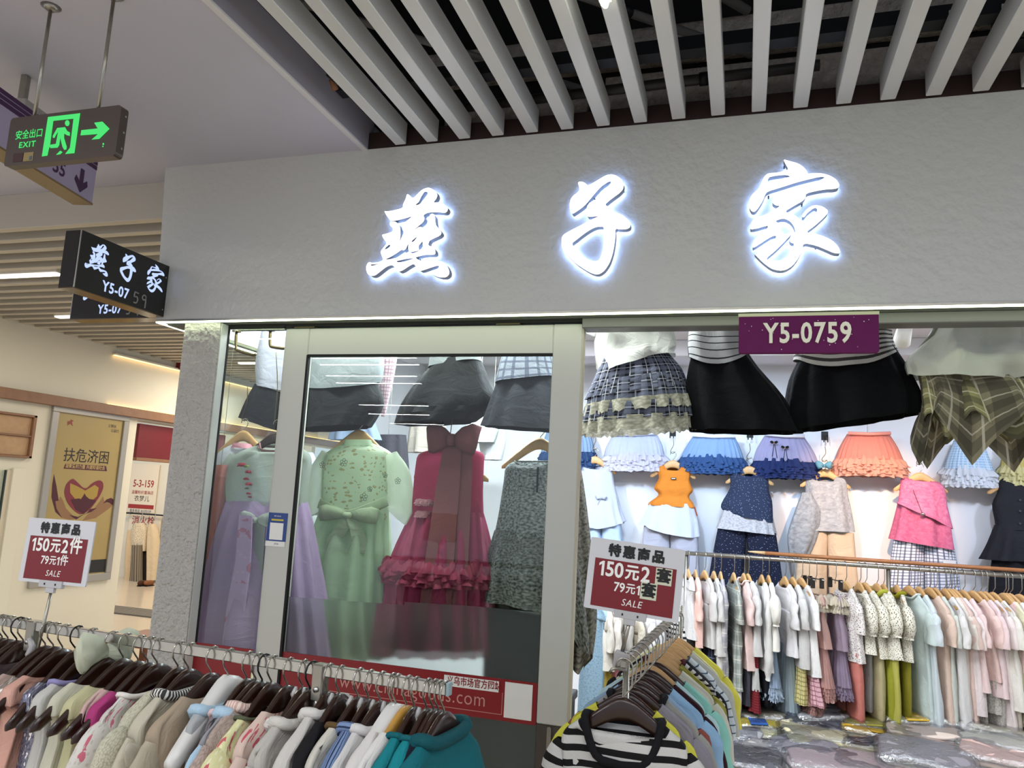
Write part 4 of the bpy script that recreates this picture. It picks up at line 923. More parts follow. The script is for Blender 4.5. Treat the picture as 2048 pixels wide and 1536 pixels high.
LR = [
 (5, 'c', 'd', 'dusky mauve sheer dress hanging first at the left rack end', 'dress', dict(m=c_dmauve, L=.7, sh=.15, sl='none', hem=.22, pl=8, amp=.01)),
 (11, 'c', 'd', 'brown mauve dress second from the left rack end', 'dress', dict(m=P('#5a4648', sheer=.1), L=.7, sh=.14, sl='none', hem=.22, pl=8, amp=.01)),
 (22, 'c', 'd', 'plum grey dress third from the left rack end', 'dress', dict(m=P('#4d424a'), L=.7, sh=.14, sl='none', hem=.22)),
 (40, 'k', 'd', 'dark violet tulle dress on a black hook before the clamp', 'dress', dict(m=P('#3d333d', sheer=.15), L=.7, sh=.15, sl='cap', hem=.22)),
 (52, 'c', 'd', 'grey brown sheer dress just before the price card clamp', 'dress', dict(m=P('#574a4c', sheer=.2), L=.7, sh=.13, sl='none', hem=.22)),
 (98, 'c', 'd', 'cream strap dress with silver sequin bodice just past the clamp', 'dress', dict(m=P('#c4a99d', trans=.2), L=.7, sh=.135, nk=.098, sl='strap', hem=.24, scoop=.06, pl=9, amp=.012)),
 (112, 'c', 'd', 'champagne sequin dress between cream and peach dresses', 'dress', dict(m=c_champ, L=.7, sh=.135, nk=.098, sl='strap', hem=.22, scoop=.06)),
 (133, 'c', 'd', 'peach pink satin dress with sleeveless shoulders on left rack', 'dress', dict(m=c_peach, L=.7, sh=.138, nk=.095, sl='strap', hem=.24, scoop=.05, pl=9, amp=.012)),
 (156, 'k', 'd', 'silver lavender sequin dress on black hook of left rack', 'dress', dict(m=c_lavseq, L=.7, sh=.135, nk=.098, sl='strap', hem=.22, scoop=.06)),
 (186, 'c', 'd', 'white sleeveless dress with lavender lining on left rack', 'dress', dict(m=c_white, L=.7, sh=.14, nk=.092, sl='strap', hem=.24, scoop=.05, col=P('#8f89b5'), pl=9, amp=.012)),
 (227, 'c', 'd', 'ivory dress with huge bow at its neck on left rack', 'dress', dict(m=c_ivory, L=.7, sh=.138, nk=.092, sl='strap', hem=.24, scoop=.04, pl=9, amp=.012)),
 (254, 'c', 'd', 'pale yellow sleeveless dress beside the ivory bow dress', 'dress', dict(m=c_pyel, L=.7, sh=.138, nk=.092, sl='strap', hem=.24, scoop=.04, pl=9, amp=.012)),
 (283, 'c', 'd', 'pale pink sleeveless dress with white yoke on left rack', 'dress', dict(m=c_pink, L=.7, sh=.135, nk=.092, sl='strap', hem=.24, scoop=.04, pl=9, amp=.012)),
 (302, 'c', 'd', 'magenta pink dress on the left front rack', 'dress', dict(m=c_mag, L=.7, sh=.14, nk=.092, sl='strap', hem=.22, scoop=.04)),
 (319, 'c', 'd', 'white lace dress with pink flowers and puffed sleeves', 'dress', dict(m=c_wfl, L=.7, sh=.15, nk=.092, sl='puff', hem=.24, pl=8, amp=.012, col=P('#ddd6cf'))),
 (361, 'c', 'd', 'cream lace blouse beside the pink flowered lace dress', 'blouse', dict(m=c_lace, L=.55, sh=.15, sl='puff', hem=.2)),
 (382, 'c', 'd', 'cream jacket with black and white braided trim', 'jacket', dict(m=c_crm, L=.5, sh=.15, sl='long', hem=.19, col=P('#3a3a3a', pat='hstripe', c2='#d8d4cc', s=.25), colr=.011)),
 (428, 'c', 'd', 'champagne sheer dress with ribbon tie on left rack', 'dress', dict(m=c_chs, L=.7, sh=.15, sl='bell', slm=P('#c6bca6', sheer=.3), hem=.22)),
 (460, 'c', 'w', 'white top with pale blue strap on padded clear hanger', 'top', dict(m=P('#c7cacb', trans=.3, sheer=.15), L=.55, sh=.13, nk=.092, sl='strap', hem=.2, col=c_pblue, colr=.012)),
 (498, 'c', 'd', 'grey top edged with pale pink piping on left rack', 'top', dict(m=P('#8f8488', sheer=.25), L=.55, sh=.125, nk=.092, sl='strap', hem=.2, col=P('#d9bcbc'), colr=.007)),
 (518, 'c', 'd', 'pale blue strapped dress with navy cord on left rack', 'dress', dict(m=c_greyl, L=.65, sh=.145, nk=.092, sl='cap', slm=c_pblue, hem=.21, col=c_pblue, colr=.013)),
 (531, 'k', 'd', 'beige knitted top with braided pink edge on black hook', 'top', dict(m=P('#b8a598', pat='lace', c2='#93817a', s=2), L=.5, sh=.145, sl='cap', hem=.19, col=P('#c9a39a', pat='hstripe', c2='#e2cfc4', s=.2), colr=.011)),
 (548, 'c', 'd', 'yellow lace dress with red pink flowers on left rack', 'dress', dict(m=c_yfl, L=.7, sh=.155, nk=.095, sl='puff', hem=.23, pl=8, amp=.01, col=P('#555a44'), colr=.004)),
 (580, 'c', 'd', 'beige dress with red flower print and pearl strap', 'dress', dict(m=c_pfl, L=.65, sh=.15, sl='short', hem=.21)),
 (609, 'c', 'd', 'white collared blouse nearest the rack upright on its left', 'blouse', dict(m=c_shirt, L=.58, sh=.158, nk=.092, sl='long', hem=.19, col=P('#d6d2cc'), colr=.012)),
 (626, 'k', 'd', 'off white blouse on black hook with clear neck tag', 'blouse', dict(m=P('#bdb8b1', trans=.1), L=.58, sh=.158, nk=.092, sl='long', hem=.19, col=P('#c8c3bc'), colr=.012)),
 (660, 'c', 'd', 'white shirt just right of the rack upright', 'shirt', dict(m=P('#c3beb8'), L=.58, sh=.158, nk=.065, sl='long', hem=.19, col=P('#d0cbc6'), colr=.011)),
 (683, 'c', 'd', 'black vest over white shirt on left rack', 'vest', dict(m=c_blk, L=.5, sh=.15, sl='long', slm=c_shirt, hem=.18)),
 (720, 'c', 'd', 'white shirt with brown button band on left rack', 'shirt', dict(m=P('#c6c1b6'), L=.58, sh=.15, sl='long', hem=.19, col=P('#5f4a2c'), colr=.006)),
 (742, 'c', 'd', 'blue shirt with thin dark stripes on left rack', 'shirt', dict(m=c_bstr, L=.58, sh=.158, sl='long', hem=.19, col=c_bstr, colr=.01)),
 (765, 'c', 'd', 'white tie neck shirt beside the blue striped one', 'shirt', dict(m=P('#c9c6c4'), L=.58, sh=.158, sl='long', hem=.19, col=P('#c9c6c4'), colr=.01)),
 (786, 'c', 'd', 'blue grey plaid shirt right of white tie neck shirt', 'shirt', dict(m=c_bpl, L=.58, sh=.155, sl='long', hem=.19)),
 (796, 'c', 'w', 'white tee with dusty pink sleeve on clear hanger', 'tee', dict(m=P('#cfcac6'), L=.5, sh=.15, sl='short', slm=c_pnkw, hem=.19)),
 (818, 'c', 'y', 'white tee with violet blue sleeve on yellow wood hanger', 'tee', dict(m=P('#d4d0cc'), L=.5, sh=.15, sl='short', slm=P('#5a5590'), hem=.19)),
 (833, 'c', 'd', 'bright teal tee left of another teal tee', 'tee', dict(m=c_teal, L=.52, sh=.158, sl='short', hem=.19, col=c_dteal)),
 (857, 'c', 'd', 'bright teal tee beside the navy tops near rail end', 'tee', dict(m=P('#147f87'), L=.52, sh=.158, sl='short', hem=.19, col=c_dteal)),
 (870, 'c', 'd', 'navy black tee third from the right rail end', 'tee', dict(m=c_navy, L=.52, sh=.155, sl='short', hem=.19)),
 (880, 'c', 'd', 'dark navy tee second from the right rail end', 'tee', dict(m=P('#0e1220'), L=.52, sh=.155, sl='short', hem=.19)),
 (892, 'c', 'd', 'dark teal hooded top with white lace cord at rail end', 'hoodie', dict(m=P('#0e626b'), L=.52, sh=.16, sl='short', hem=.19, col=P('#0c4c54'), colr=.014)),
]
rj = random.Random(11)
for i, (px, hk, hkind, lab, nm, st_) in enumerate(LR):
    p = on_line(LA, LB, px); rz = rang-pi/2+rad(rj.uniform(-4, 4)); jz = (0, rj.uniform(-.05, .05), rz)
    short = lab.split(' on ')[0]; 
    hanger(('%s hanger holding the %s' % ({'d': 'dark brown', 'w': 'clear padded', 'y': 'yellow wooden'}[hkind], ' '.join(short.split()[:11]))), p, jz, hkind, hk, 'hangers on the left front rack', .175 if st_.get('sl') in ('strap', 'none') else .132)
    o = hung(nm, lab, nm, p, jz, 'garments on the left front rack', **st_)
    if i == 10: bow_parts(o, (.01, 0, -.045), .15, .088, P('#d9dcc6', trans=.3), .028)
    if i == 17: bow_parts(o, (.14, -.03, -.2), .09, .05, P('#cfc8b8', sheer=.3), .008, tails=[[(0, 0, 0), (-.02, 0, -.07), (-.01, 0, -.13)]], tw=.01)
    if i == 38:
        mk('lace_cord', tube(spl([(.10, -.03, -.16), (.11, -.035, -.22), (.09, -.036, -.27), (.12, -.036, -.31)], 3), .0035, 6), M_wht, o, True)
    if 24 <= i <= 36 and i not in (32, 33): mk('size_tag', tube([(0, -.016, -.055), (.004, -.018, -.07), (-.002, -.018, -.085), (0, -.017, -.12)], [.003, .008, .006, .006], 6), pbr('clear_tag', '#b9b6b4', .3), o, True)
    if i == 23:
        for q in range(12): mk('pearl', tube([(-.03+.008*q, -.022, -.118-.004*q), (-.024+.008*q, -.022, -.121-.004*q)], .0038, 6), pbr('pearl', '#cfc7bd', .25), o, True)
# ------------------------------------------------------------------ right front rack running into the shop
RA, RB = at(1252, 1316, Z=ZR), at(1334, 1243, Z=ZR)
rd = (RB-RA).normalized(); RB2 = RA+rd*1.0; rang2 = math.atan2(rd.y, rd.x)
rk2 = thing('clothes_rack', 'steel clothes rack with striped tee at its front end', 'rack', (RA.x, RA.y, 0))
wpart('rail', bar(RA-rd*.035, RB2, .014, .018), M_steel, rk2)
for q in (RA, RB2):
    wpart('upright', tube([(q.x, q.y+.012, q.z+.012), (q.x, q.y+.012, .02)], .0085, 12, ref=(1, 0, 0)), M_chrome, rk2, True)
    wpart('foot', box(q.x-.2, q.x+.2, q.y-.015, q.y+.015, 0, .025, .004), M_chrome, rk2)
wpart('hook_end', tube([RA+Vector((-.004, -.005, -.02)), RA+Vector((-.03, -.02, -.025)), RA+Vector((-.036, -.02, -.035))], .004, 8), M_steel, rk2, True)
sg2 = price('larger price card with pasted stickers reading 150 yuan for 2 sets', at(1268, 1158, Y=1.97), (0, rad(4.5), rad(1)), .236, .176, [('1', 1), ('50', 1), ('元', .78), ('2', 1)], [('79', 1), ('元', .85), ('1', 1)], True, (-.012, .012, -.185))
mk('clamp', box(-.03, .008, .0, .03, -.225, -.18, .004), pbr('clamp_grey', '#a7a2a2', .4), sg2)
cm = P
RR = [
 ('d', 'wide black and white striped tee at front of right rack', dict(m=P('#c9c6c2', pat='hstripe', c2='#161416', s=1.15), nk=.09, scoop=.10, sh=0.153, L=.52, sl='short', hem=.2, col=c_blk, colr=.010)),
 ('d', 'bright yellow tee directly behind the striped tee', dict(m=P('#cfc94a'), nk=.075, sh=.136, L=.5, sl='short', hem=.2)),
 ('d', 'mauve grey tee behind the bright yellow tee', dict(m=P('#8b8590'), nk=.075, sh=0.153, L=.52, sl='short', hem=.2)),
 ('d', 'stone grey tee with black collar on right rack', dict(m=P('#989690'), nk=.07, sh=0.156, L=.54, sl='short', hem=.21, col=c_blk, colr=.009)),
 ('d', 'dusty blue tee with rust red yoke on right rack', dict(m=P('#8ba3bd'), nk=.075, sh=0.153, L=.5, sl='short', slm=P('#8a4a42'), hem=.2)),
 ('d', 'light sky blue tee beside the maroon edged one', dict(m=P('#8fb2d2'), nk=.075, sh=0.156, L=.55, sl='short', hem=.2)),
 ('d', 'dark maroon top among pale tees on right rack', dict(m=P('#2c1018'), nk=.075, sh=0.153, L=.52, sl='short', hem=.2)),
 ('l', 'pale ice blue tee behind the maroon top', dict(m=P('#b5d0d6'), nk=.075, sh=0.156, L=.55, sl='short', hem=.21)),
 ('d', 'mint green tee on dark hanger midway along right rack', dict(m=P('#8fcabd'), nk=.09, scoop=.04, sh=0.166, L=.58, sl='short', hem=.22)),
 ('l', 'ivory long tee behind the mint tee', dict(m=P('#cfcabb'), nk=.07, sh=0.160, L=.6, sl='short', hem=.22)),
 ('l', 'olive patterned top with leaf trim on right rack', dict(m=P('#a7a04a', pat='fade', c2='#6f6a2c'), nk=.06, sh=0.153, L=.4, sl='cap', hem=.18)),
 ('l', 'fine black striped long sleeve tee with maroon yoke', dict(m=P('#c5c3bf', pat='hstripe', c2='#22191d', s=.5), nk=.06, sh=0.160, L=.5, sl='long', hem=.2, col=P('#4f1a26'))),
 ('l', 'black tee between the striped and pale tees', dict(m=P('#17181f'), nk=.065, sh=0.156, L=.52, sl='short', hem=.2)),
 ('l', 'white and blue pinstriped top on right rack', dict(m=P('#c6ced3', pat='pinhstripe', c2='#48586c'), nk=.065, sh=0.153, L=.5, sl='short', hem=.2)),
 ('l', 'grey white knit top near far end of right rack', dict(m=P('#b7b6ae'), nk=.065, sh=0.156, L=.52, sl='short', hem=.2)),
 ('l', 'pale cream yellow tee second from far end', dict(m=P('#c9c69a'), nk=.065, sh=0.156, L=.52, sl='short', hem=.2)),
 ('l', 'lemon yellow tee at far end of right rack', dict(m=P('#d3ca55'), nk=.065, sh=0.160, L=.55, sl='short', hem=.2)),
]
for i, (hkind, lab, st_) in enumerate(RR):
    p = RA+rd*(-.022+.0585*i); jz = (0, rj.uniform(-.03, .03), rang2-pi/2+rad(rj.uniform(-3, 3)+4))
    hanger('%s hanger under the %s' % ('dark brown' if hkind == 'd' else 'light wood', ' '.join(lab.split(' on ')[0].split()[:10])), p, jz, hkind, 'c', 'hangers on the right front rack', .120, .033)
    hung('tee', lab, 'tee', p, jz, 'tees on the right front rack', hd=.024, drop=.033, **st_)
# ------------------------------------------------------------------ long rack inside the shop
ZI_ = 1.315
IA, IB = at(1352, 1101, Z=ZI_), at(2048, 1147, Z=ZI_)
IA.y = IB.y = 5.02; IA = Vector((IA.x, 5.02, ZI_)); IB = Vector((IB.x+.5, 5.02, ZI_))
rk3 = thing('clothes_rack', 'long steel clothes rail in front of the shop back wall', 'rack', (.6, 5.02, 0))
wpart('rail', tube([IA-Vector((0, 0, .013)), IB-Vector((0, 0, .013))], .013, 12, ref=(0, 0, 1)), M_steel, rk3, True)
for px in (1373, 1777):
    q = on_line(IA, IB, px); wpart('upright', tube([(q.x, q.y+.012, q.z-.01), (q.x, q.y+.012, 0)], .0125, 12, ref=(1, 0, 0)), M_steel, rk3, True)
wr_ = thing('wooden_pole', 'reddish wooden pole lying along the top of inner rail', 'pole', (1.0, 5.03, ZI_+.02))
a_ = on_line(IA, IB, 1530); wpart('pole', tube([(a_.x, 5.035, ZI_+.018), (IB.x, 5.035, ZI_+.018)], .012, 10, ref=(0, 0, 1)), pbr('pole_wood', '#9a6238', .45, var=.3, vscale=18), wr_, True)
wpart('splintered_tip', tube([(a_.x, 5.035, ZI_+.018), (a_.x-.06, 5.035, ZI_+.02), (a_.x-.1, 5.035, ZI_+.022)], [.012, .008, .002], 8, ref=(0, 0, 1)), pbr('pole_tip', '#c9a173', .5), wr_, True)
w1 = P('#cfcbc7', trans=.1); w2 = P('#dcd6cc'); pkb = P('#e2c5bd'); 
dot = P('#e2dccb', pat='dots', c2='#4f443a', s=1.9); lime = P('#a9a93c'); 
IR = [
 (1377, 'white sleeveless top over black trousers first on inner rail', 'set', dict(m=P('#cfcbc8'), L=.36, sl='none', sh=.14, bot=('pants', c_blk, .42, .085))),
 (1392, 'blush pink knotted tee over white lace skirt on inner rail', 'set', dict(m=P('#e0b7ab'), L=.40, sl='short', bot=('skirt', P('#d9d6cf', pat='lace', c2='#b8b5ae'), .3, .2))),
 (1410, 'white tee over navy plaid skirt on inner rail', 'set', dict(m=w1, L=.40, sl='short', bot=('skirt', P('#22263a', pat='plaid', c2='#7d8496', c3='#0c0e16'), .3, .2))),
 (1428, 'boxy white tee over long white trousers on inner rail', 'set', dict(m=w1, L=.44, sl='short', hem=.2, bot=('pants', P('#d3cfca'), .5, .09, .8))),
 (1442, 'grey pink plaid shirt over cream wide trousers', 'set', dict(m=P('#b9b3b3', pat='plaid', c2='#d9d2cb', c3='#8d8a93', s=1.3), L=.62, sl='long', bot=('pants', P('#d6d2c8'), .36, .1))),
 (1468, 'green grey plaid shirt over cream wide trousers', 'set', dict(m=P('#a4a8a0', pat='plaid', c2='#d5cfc3', c3='#7b8078', s=1.3), L=.62, sl='short', bot=('pants', P('#d9d5cb'), .34, .1))),
 (1488, 'pale pink shirt over charcoal skirt on inner rail', 'set', dict(m=P('#dcbfb8'), L=.5, sl='short', col=pkb, bot=('skirt', P('#45424a'), .3, .17))),
 (1496, 'white tee over red plaid tiered skirt on inner rail', 'set', dict(m=w1, L=.42, sl='short', bot=('tiers', P('#8a2a31', pat='check', c2='#4a141a', s=.7), .42, .19, w1))),
 (1524, 'white long blouse over black trousers on inner rail', 'set', dict(m=P('#d8d5d0'), L=.5, sl='long', bot=('pants', P('#15151b'), .3, .08, .8))),
 (1537, 'white puff top over pale blue tulle skirt on inner rail', 'set', dict(m=P('#ded9cf'), L=.38, sl='puff', bot=('tulle', P('#a9bbd0', sheer=.25, trans=.3), .36, .16, P('#b6c4d4', sheer=.15, trans=.3)))),
 (1570, 'white top over long icy blue tulle skirt on inner rail', 'set', dict(m=P('#dad5d4'), L=.40, sl='short', bot=('tulle', P('#b9c8cf', sheer=.25, trans=.3), .5, .17, P('#b3c1d1', sheer=.15, trans=.3)))),
 (1585, 'white tee over pale yellow check skirt on inner rail', 'set', dict(m=w1, L=.46, sl='short', hem=.2, bot=('skirt', P('#d6c98c', pat='check', c2='#8d8550', s=1.2), .3, .17))),
 (1602, 'white tee over pink check flared skirt on inner rail', 'set', dict(m=P('#e6e2de'), L=.5, sl='short', bot=('skirt', P('#d9aeb4', pat='check', c2='#8e5562', s=1.2), .24, .24))),
 (1617, 'dusty pink tulle dress on clip hanger', 'dress', dict(m=P('#c99a92', sheer=.15, trans=.3), L=.4, sh=.12, nk=.08, sl='strap', hem=.15, drop=.05, bot=('tulle', P('#c99a92', sheer=.2, trans=.3), .34, .17))),
 (1631, 'blush tulle dress with cream ruffled shoulders on clip hanger', 'dress', dict(m=P('#d9b0a5', sheer=.15, trans=.3), L=.3, sh=.12, nk=.08, sl='strap', hem=.16, drop=.05, bot=('tulle', P('#d3a49b', sheer=.2, trans=.3), .36, .19))),
 (1670, 'lilac tulle dress with cream ruffled shoulders on clip hanger', 'dress', dict(m=P('#b49fb0', sheer=.15, trans=.3), L=.3, sh=.12, nk=.08, sl='strap', hem=.16, drop=.05, bot=('tulle', P('#a795ab', sheer=.2, trans=.3), .34, .18))),
 (1690, 'white flowered blouse over long coral trousers', 'set', dict(m=P('#e0dad4', pat='dots', c2='#7a4a58', s=1.8), L=.40, sl='short', bot=('pants', P('#c97a6e'), .5, .085, .85))),
 (1719, 'dotted white blouse over slim grey trousers', 'set', dict(m=dot, L=.34, sl='puff', bot=('pants', P('#8d8a86'), .44, .06))),
 (1730, 'dotted white blouse over beige khaki trousers', 'set', dict(m=dot, L=.36, sl='puff', bot=('pants', P('#b9ad86'), .5, .08, .8))),
 (1753, 'dotted blouse with lime ruffles over lime trousers', 'set', dict(m=dot, L=.36, sl='puff', col=lime, colr=.014, bot=('pants', P('#98992f'), .5, .09, .75))),
 (1766, 'dotted blouse over pale lime trousers on inner rail', 'set', dict(m=dot, L=.36, sl='puff', bot=('pants', P('#b3ae55'), .5, .085, .8))),
 (1793, 'dotted blouse with olive neck over olive trousers', 'set', dict(m=dot, L=.36, sl='puff', col=P('#8f8a1e'), colr=.012, bot=('pants', P('#8a842a'), .46, .085, .75))),
 (1818, 'pale mint grey long tee beside the olive set', 'tee', dict(m=P('#c3cfcb'), L=.78, sl='short', sh=.17, hem=.22, col=P('#d5dedb'))),
 (1837, 'pale blue white long tee on inner rail', 'tee', dict(m=P('#cdd5d8'), L=.82, sl='short', sh=.172, hem=.23)),
 (1858, 'peach long tee on inner rail', 'tee', dict(m=P('#dcc1b0'), L=.84, sl='short', sh=.17, hem=.21)),
 (1870, 'pale sage long tee right of peach tee', 'tee', dict(m=P('#c9cbc2'), L=.78, sl='short', sh=.17, hem=.2)),
 (1888, 'plain white long tee right of sage tee', 'tee', dict(m=P('#dbd7d4'), L=.8, sl='short', sh=.172, hem=.21)),
 (1895, 'cream white tee behind plain white tee', 'tee', dict(m=P('#d9d0c6'), L=.8, sl='short', sh=.17, hem=.21)),
 (1900, 'dusty blush long tee on inner rail', 'tee', dict(m=P('#d3b9ae'), L=.82, sl='short', sh=.17, hem=.2)),
 (1908, 'pale rose white tee right of dusty blush tee', 'tee', dict(m=P('#e0d1ce'), L=.6, sl='short', sh=.17, hem=.21)),
 (1925, 'soft pink tee over grey lace skirt', 'set', dict(m=P('#e3c9c5'), L=.48, sl='short', bot=('skirt', P('#b4aca3', pat='lace', c2='#8b847c'), .4, .17))),
 (1945, 'blush tee with ruffle over white lace shorts', 'set', dict(m=P('#e2c4bc'), L=.42, sl='short', bot=('skirt', P('#cfc9c0', pat='lace', c2='#a39d94'), .26, .18))),
 (1960, 'light pink tee with white hem band', 'tee', dict(m=P('#e4cccb'), L=.5, sl='short', bot=('skirt', P('#d2cbc4', pat='lace', c2='#a8a29a'), .34, .16))),
 (1969, 'very pale pink long tee with tag string', 'tee', dict(m=P('#e2d3d0'), L=.78, sl='short', hem=.2)),
 (1984, 'cream white tee between pale pink tees', 'tee', dict(m=P('#e2dcd2'), L=.56, sl='short', bot=('skirt', P('#d0c8bb'), .3, .16))),
 (2006, 'rosy pink tee near right end of inner rail', 'tee', dict(m=P('#e3c4bf'), L=.64, sl='short', hem=.2)),
 (2012, 'pale yellow tee near right end of inner rail', 'tee', dict(m=P('#ddd5b6'), L=.62, sl='short', hem=.2)),
 (2019, 'white tee third last on inner rail', 'tee', dict(m=P('#e4e0dc'), L=.56, sl='short', hem=.2)),
 (2037, 'peach pink tee second last on inner rail', 'tee', dict(m=P('#e2bba7'), L=.7, sl='short', hem=.2)),
 (2060, 'pale peach tee last on inner rail at frame edge', 'tee', dict(m=P('#e4c6b4'), L=.7, sl='short', hem=.2)),
]
for i, (px, lab, nm, st_) in enumerate(IR):
    p = on_line(IA, IB, px); clip = 1600 < px < 1675 and px > 1610
    tw_ = rad(rj.uniform(10, 24)) if px < 1800 else rad(rj.uniform(16, 30)); jz = (0, rj.uniform(-.03, .03), -pi/2+tw_)
    dr = .055
    hanger('%s hanger carrying the %s' % ('clip' if clip else 'light wooden', ' '.join(lab.replace(' on inner rail', '').split()[:11])), p, jz, 'l', 'c', 'hangers on the inner rail', .128, dr, clip)
    st2 = dict(st_); st2['drop'] = dr if not clip else .10
    o = hung('garment_set' if nm == 'set' else nm, lab, 'clothes set' if nm == 'set' else nm, p, jz, 'garments on the inner rail', hd=.02, n=20, **{k: v for k, v in st2.items()})
    if nm == 'dress' and i in (14, 15):
        mk('shoulder_ruffle', fluff(0, 0, -.20, .10, .035, .09, .022, 80, 3, i), P('#ddd0b8', sheer=.15, trans=.3), o, True)
    if i == 33 or i == 36:
        mk('tag_string', tube([(.05, 0, -.6), (.055, 0, -1.0 if i == 33 else -.92)], .0014, 4), M_wht, o)
        z = -1.0 if i == 33 else -.92
        mk('swing_tag', move(box(-.001, .001, -.035, .035, -.12, 0), (.055, 0, z)), pbr('tag_white', '#d9d6d6', .6), o, label='white card tag on a string')
        mk('tag_print', move(box(-.0016, -.001, -.012, .012, -.085, -.03), (.055, 0, z)), P('#d9d6d6', pat='hstripe', c2='#333333', s=.3), o)
# ================================================================== outfits facing the aisle
def pxrows(rows, Y, hd):
    o = []
    for i, ((xl, yl), (xr, yr)) in enumerate(rows):
        a, b = at(xl, yl, Y=Y), at(xr, yr, Y=Y); h = hd[min(i, len(hd)-1)] if isinstance(hd, (list, tuple)) else hd
        o.append(((a.x+b.x)/2, Y, (a.z+b.z)/2, abs(b.x-a.x)/2, h, (b.z-a.z)/(b.x-a.x)))
    return o
def pl_(name, rows, Y, hd, m, root, n=40, sub=3, **k):
    SEED[0] += 1
    g = loft(pxrows(rows, Y, hd), n, sub, seed=SEED[0], **k)
    if k.get('scoop', 0) >= .03: wpart('neckline', ring_tube(g[0][:n], .0042), m, root, True)
    return wpart(name, g, m, root, True)
def arm(name, pts, Y, m, root, dep=.02):
    """sleeve along picked points (x,y,half width in metres)"""
    P_ = []
    for x, y, r in pts: q = at(x, y, Y=Y); P_.append((q.x, q.z, r))
    P_ = spl(P_, 3); SEED[0] += 1; sd = SEED[0]
    g = tube([(a, Y, b) for a, b, r in P_], [(r, min(r*.7, dep)) for a, b, r in P_], 14, cap=False, ref=(0, 1, 0))
    g = [[p+Vector((noise.noise(p*15+Vector((sd, 0, 0)))*.006, noise.noise(p*13)*.008, 0)) for p in g[0]], g[1], g[2]]
    return wpart(name, g, m, root, True)
def wire(pts, Y, r, m, root, name='hook_wire'):
    return wpart(name, tube(spl([tuple(at(a, b, Y=Y)) for a, b in pts], 3), r, 6), m, root, True)
def zig(nz, a, ph=0, sharp=1.0):
    return lambda q: a*(abs(((nz*q/(2*pi)+ph) % 1)*2-1)*2-1)
def out_root(name, label, cat, px, py, Y, group): return thing(name, label, cat, at(px, py, Y=Y), 0, group)
# steel bar above the opening that the front row hangs from
fb = thing('hanging_bar', 'steel bar just inside header carrying the front row of outfits', 'bar', (0, 3.16, 2.56))
wpart('bar', tube([(-2.3, 3.16, 2.565), (2.8, 3.16, 2.565)], .01, 10, ref=(0, 0, 1)), M_steel, fb, True)
for x in (-1.8, -.2, 1.4): wpart('bracket', box(x-.012, x+.012, 3.15, 3.17, 2.56, 2.6), M_steel, fb)
FG = 'outfits hung along the shop front'
# 1 white tee and tiered navy plaid skirt
o = out_root('hanging_outfit', 'white tee with tiered navy plaid skirt and lace at the entrance', 'outfit', 1275, 700, 3.18, FG)
tee = P('#b4b6b0', trans=.1); navypl = P('#11121c', pat='plaid', c2='#a9adb8', c3='#5d6274', s=.62); lacem = P('#bdbbab', pat='lace', c2='#8f8d7e', trans=.2)
Y = 3.18
pl_('skirt_yoke', [((1208, 715), (1335, 705)), ((1190, 760), (1362, 738)), ((1172, 800), (1375, 775))], Y, [.07, .09, .10], navypl, o, 64, pl=17, amp=(.002, .008))
pl_('skirt_tier', [((1186, 770), (1364, 745)), ((1178, 800), (1378, 780)), ((1172, 835), (1385, 815))], Y, [.095, .105, .115], navypl, o, 72, pl=19, amp=(.003, .011))
pl_('lace_trim', [((1174, 812), (1383, 790)), ((1170, 836), (1390, 814))], Y, [.118, .124], lacem, o, 96, pl=19, amp=(.009, .012), hem=lambda q: .006*sin(40*q))
pl_('skirt_tier', [((1172, 815), (1384, 800)), ((1166, 848), (1389, 835))], Y, [.108, .12], navypl, o, 72, pl=19, amp=(.006, .012))
pl_('lace_trim', [((1168, 842), (1388, 828)), ((1162, 872), (1392, 856))], Y, [.122, .13], lacem, o, 96, pl=17, amp=(.008, .014), hem=lambda q: .006*sin(40*q))
pl_('tee_body', [((1205, 560), (1325, 560)), ((1193, 640), (1342, 640)), ((1192, 690), (1350, 686)), ((1196, 722), (1344, 702)), ((1198, 738), (1347, 711))], Y, [.05, .085, .09, .10, .10], tee, o, 56, pl=4, amp=(.004, .016), wr=.035, wf=9, hem=lambda q: -.03*max(0, -sin(q))*max(0, -cos(q)+.4))
arm('sleeve', [(1210, 600, .05), (1192, 640, .055), (1178, 668, .05)], Y, tee, o)
# 2, 3 striped tops with black skirts
stp = P('#a3a5a7', pat='pinhstripe', c2='#26272a', s=1.0); stp2 = P('#a7a49f', pat='hstripe', c2='#332e2e', s=.55); c_sk = P('#06070b', rough=1.0)
o = out_root('hanging_outfit', 'grey striped top with black flared skirt left of the number plate', 'outfit', 1440, 700, 3.2, FG)
pl_('skirt', [((1385, 705), (1492, 700)), ((1376, 740), (1515, 735)), ((1370, 800), (1565, 795)), ((1380, 862), (1602, 866))], 3.2, [.06, .08, .10, .12], c_sk, o, 64, pl=9, amp=(.003, .016))
pl_('top_body', [((1395, 560), (1470, 560)), ((1381, 640), (1482, 640)), ((1376, 690), (1492, 690)), ((1378, 715), (1500, 706))], 3.2, [.05, .075, .085, .09], stp, o, 44, wr=.022, hem=lambda q: -.05*max(0, -sin(q))**2, wf=12)
o = out_root('hanging_outfit', 'brown striped top with wide black skirt behind number plate', 'outfit', 1700, 700, 3.26, FG)
pl_('skirt', [((1600, 715), (1785, 690)), ((1580, 760), (1815, 740)), ((1572, 815), (1840, 795)), ((1570, 866), (1838, 828))], 3.26, [.08, .11, .13, .14], c_sk, o, 72, pl=11, amp=(.003, .02))
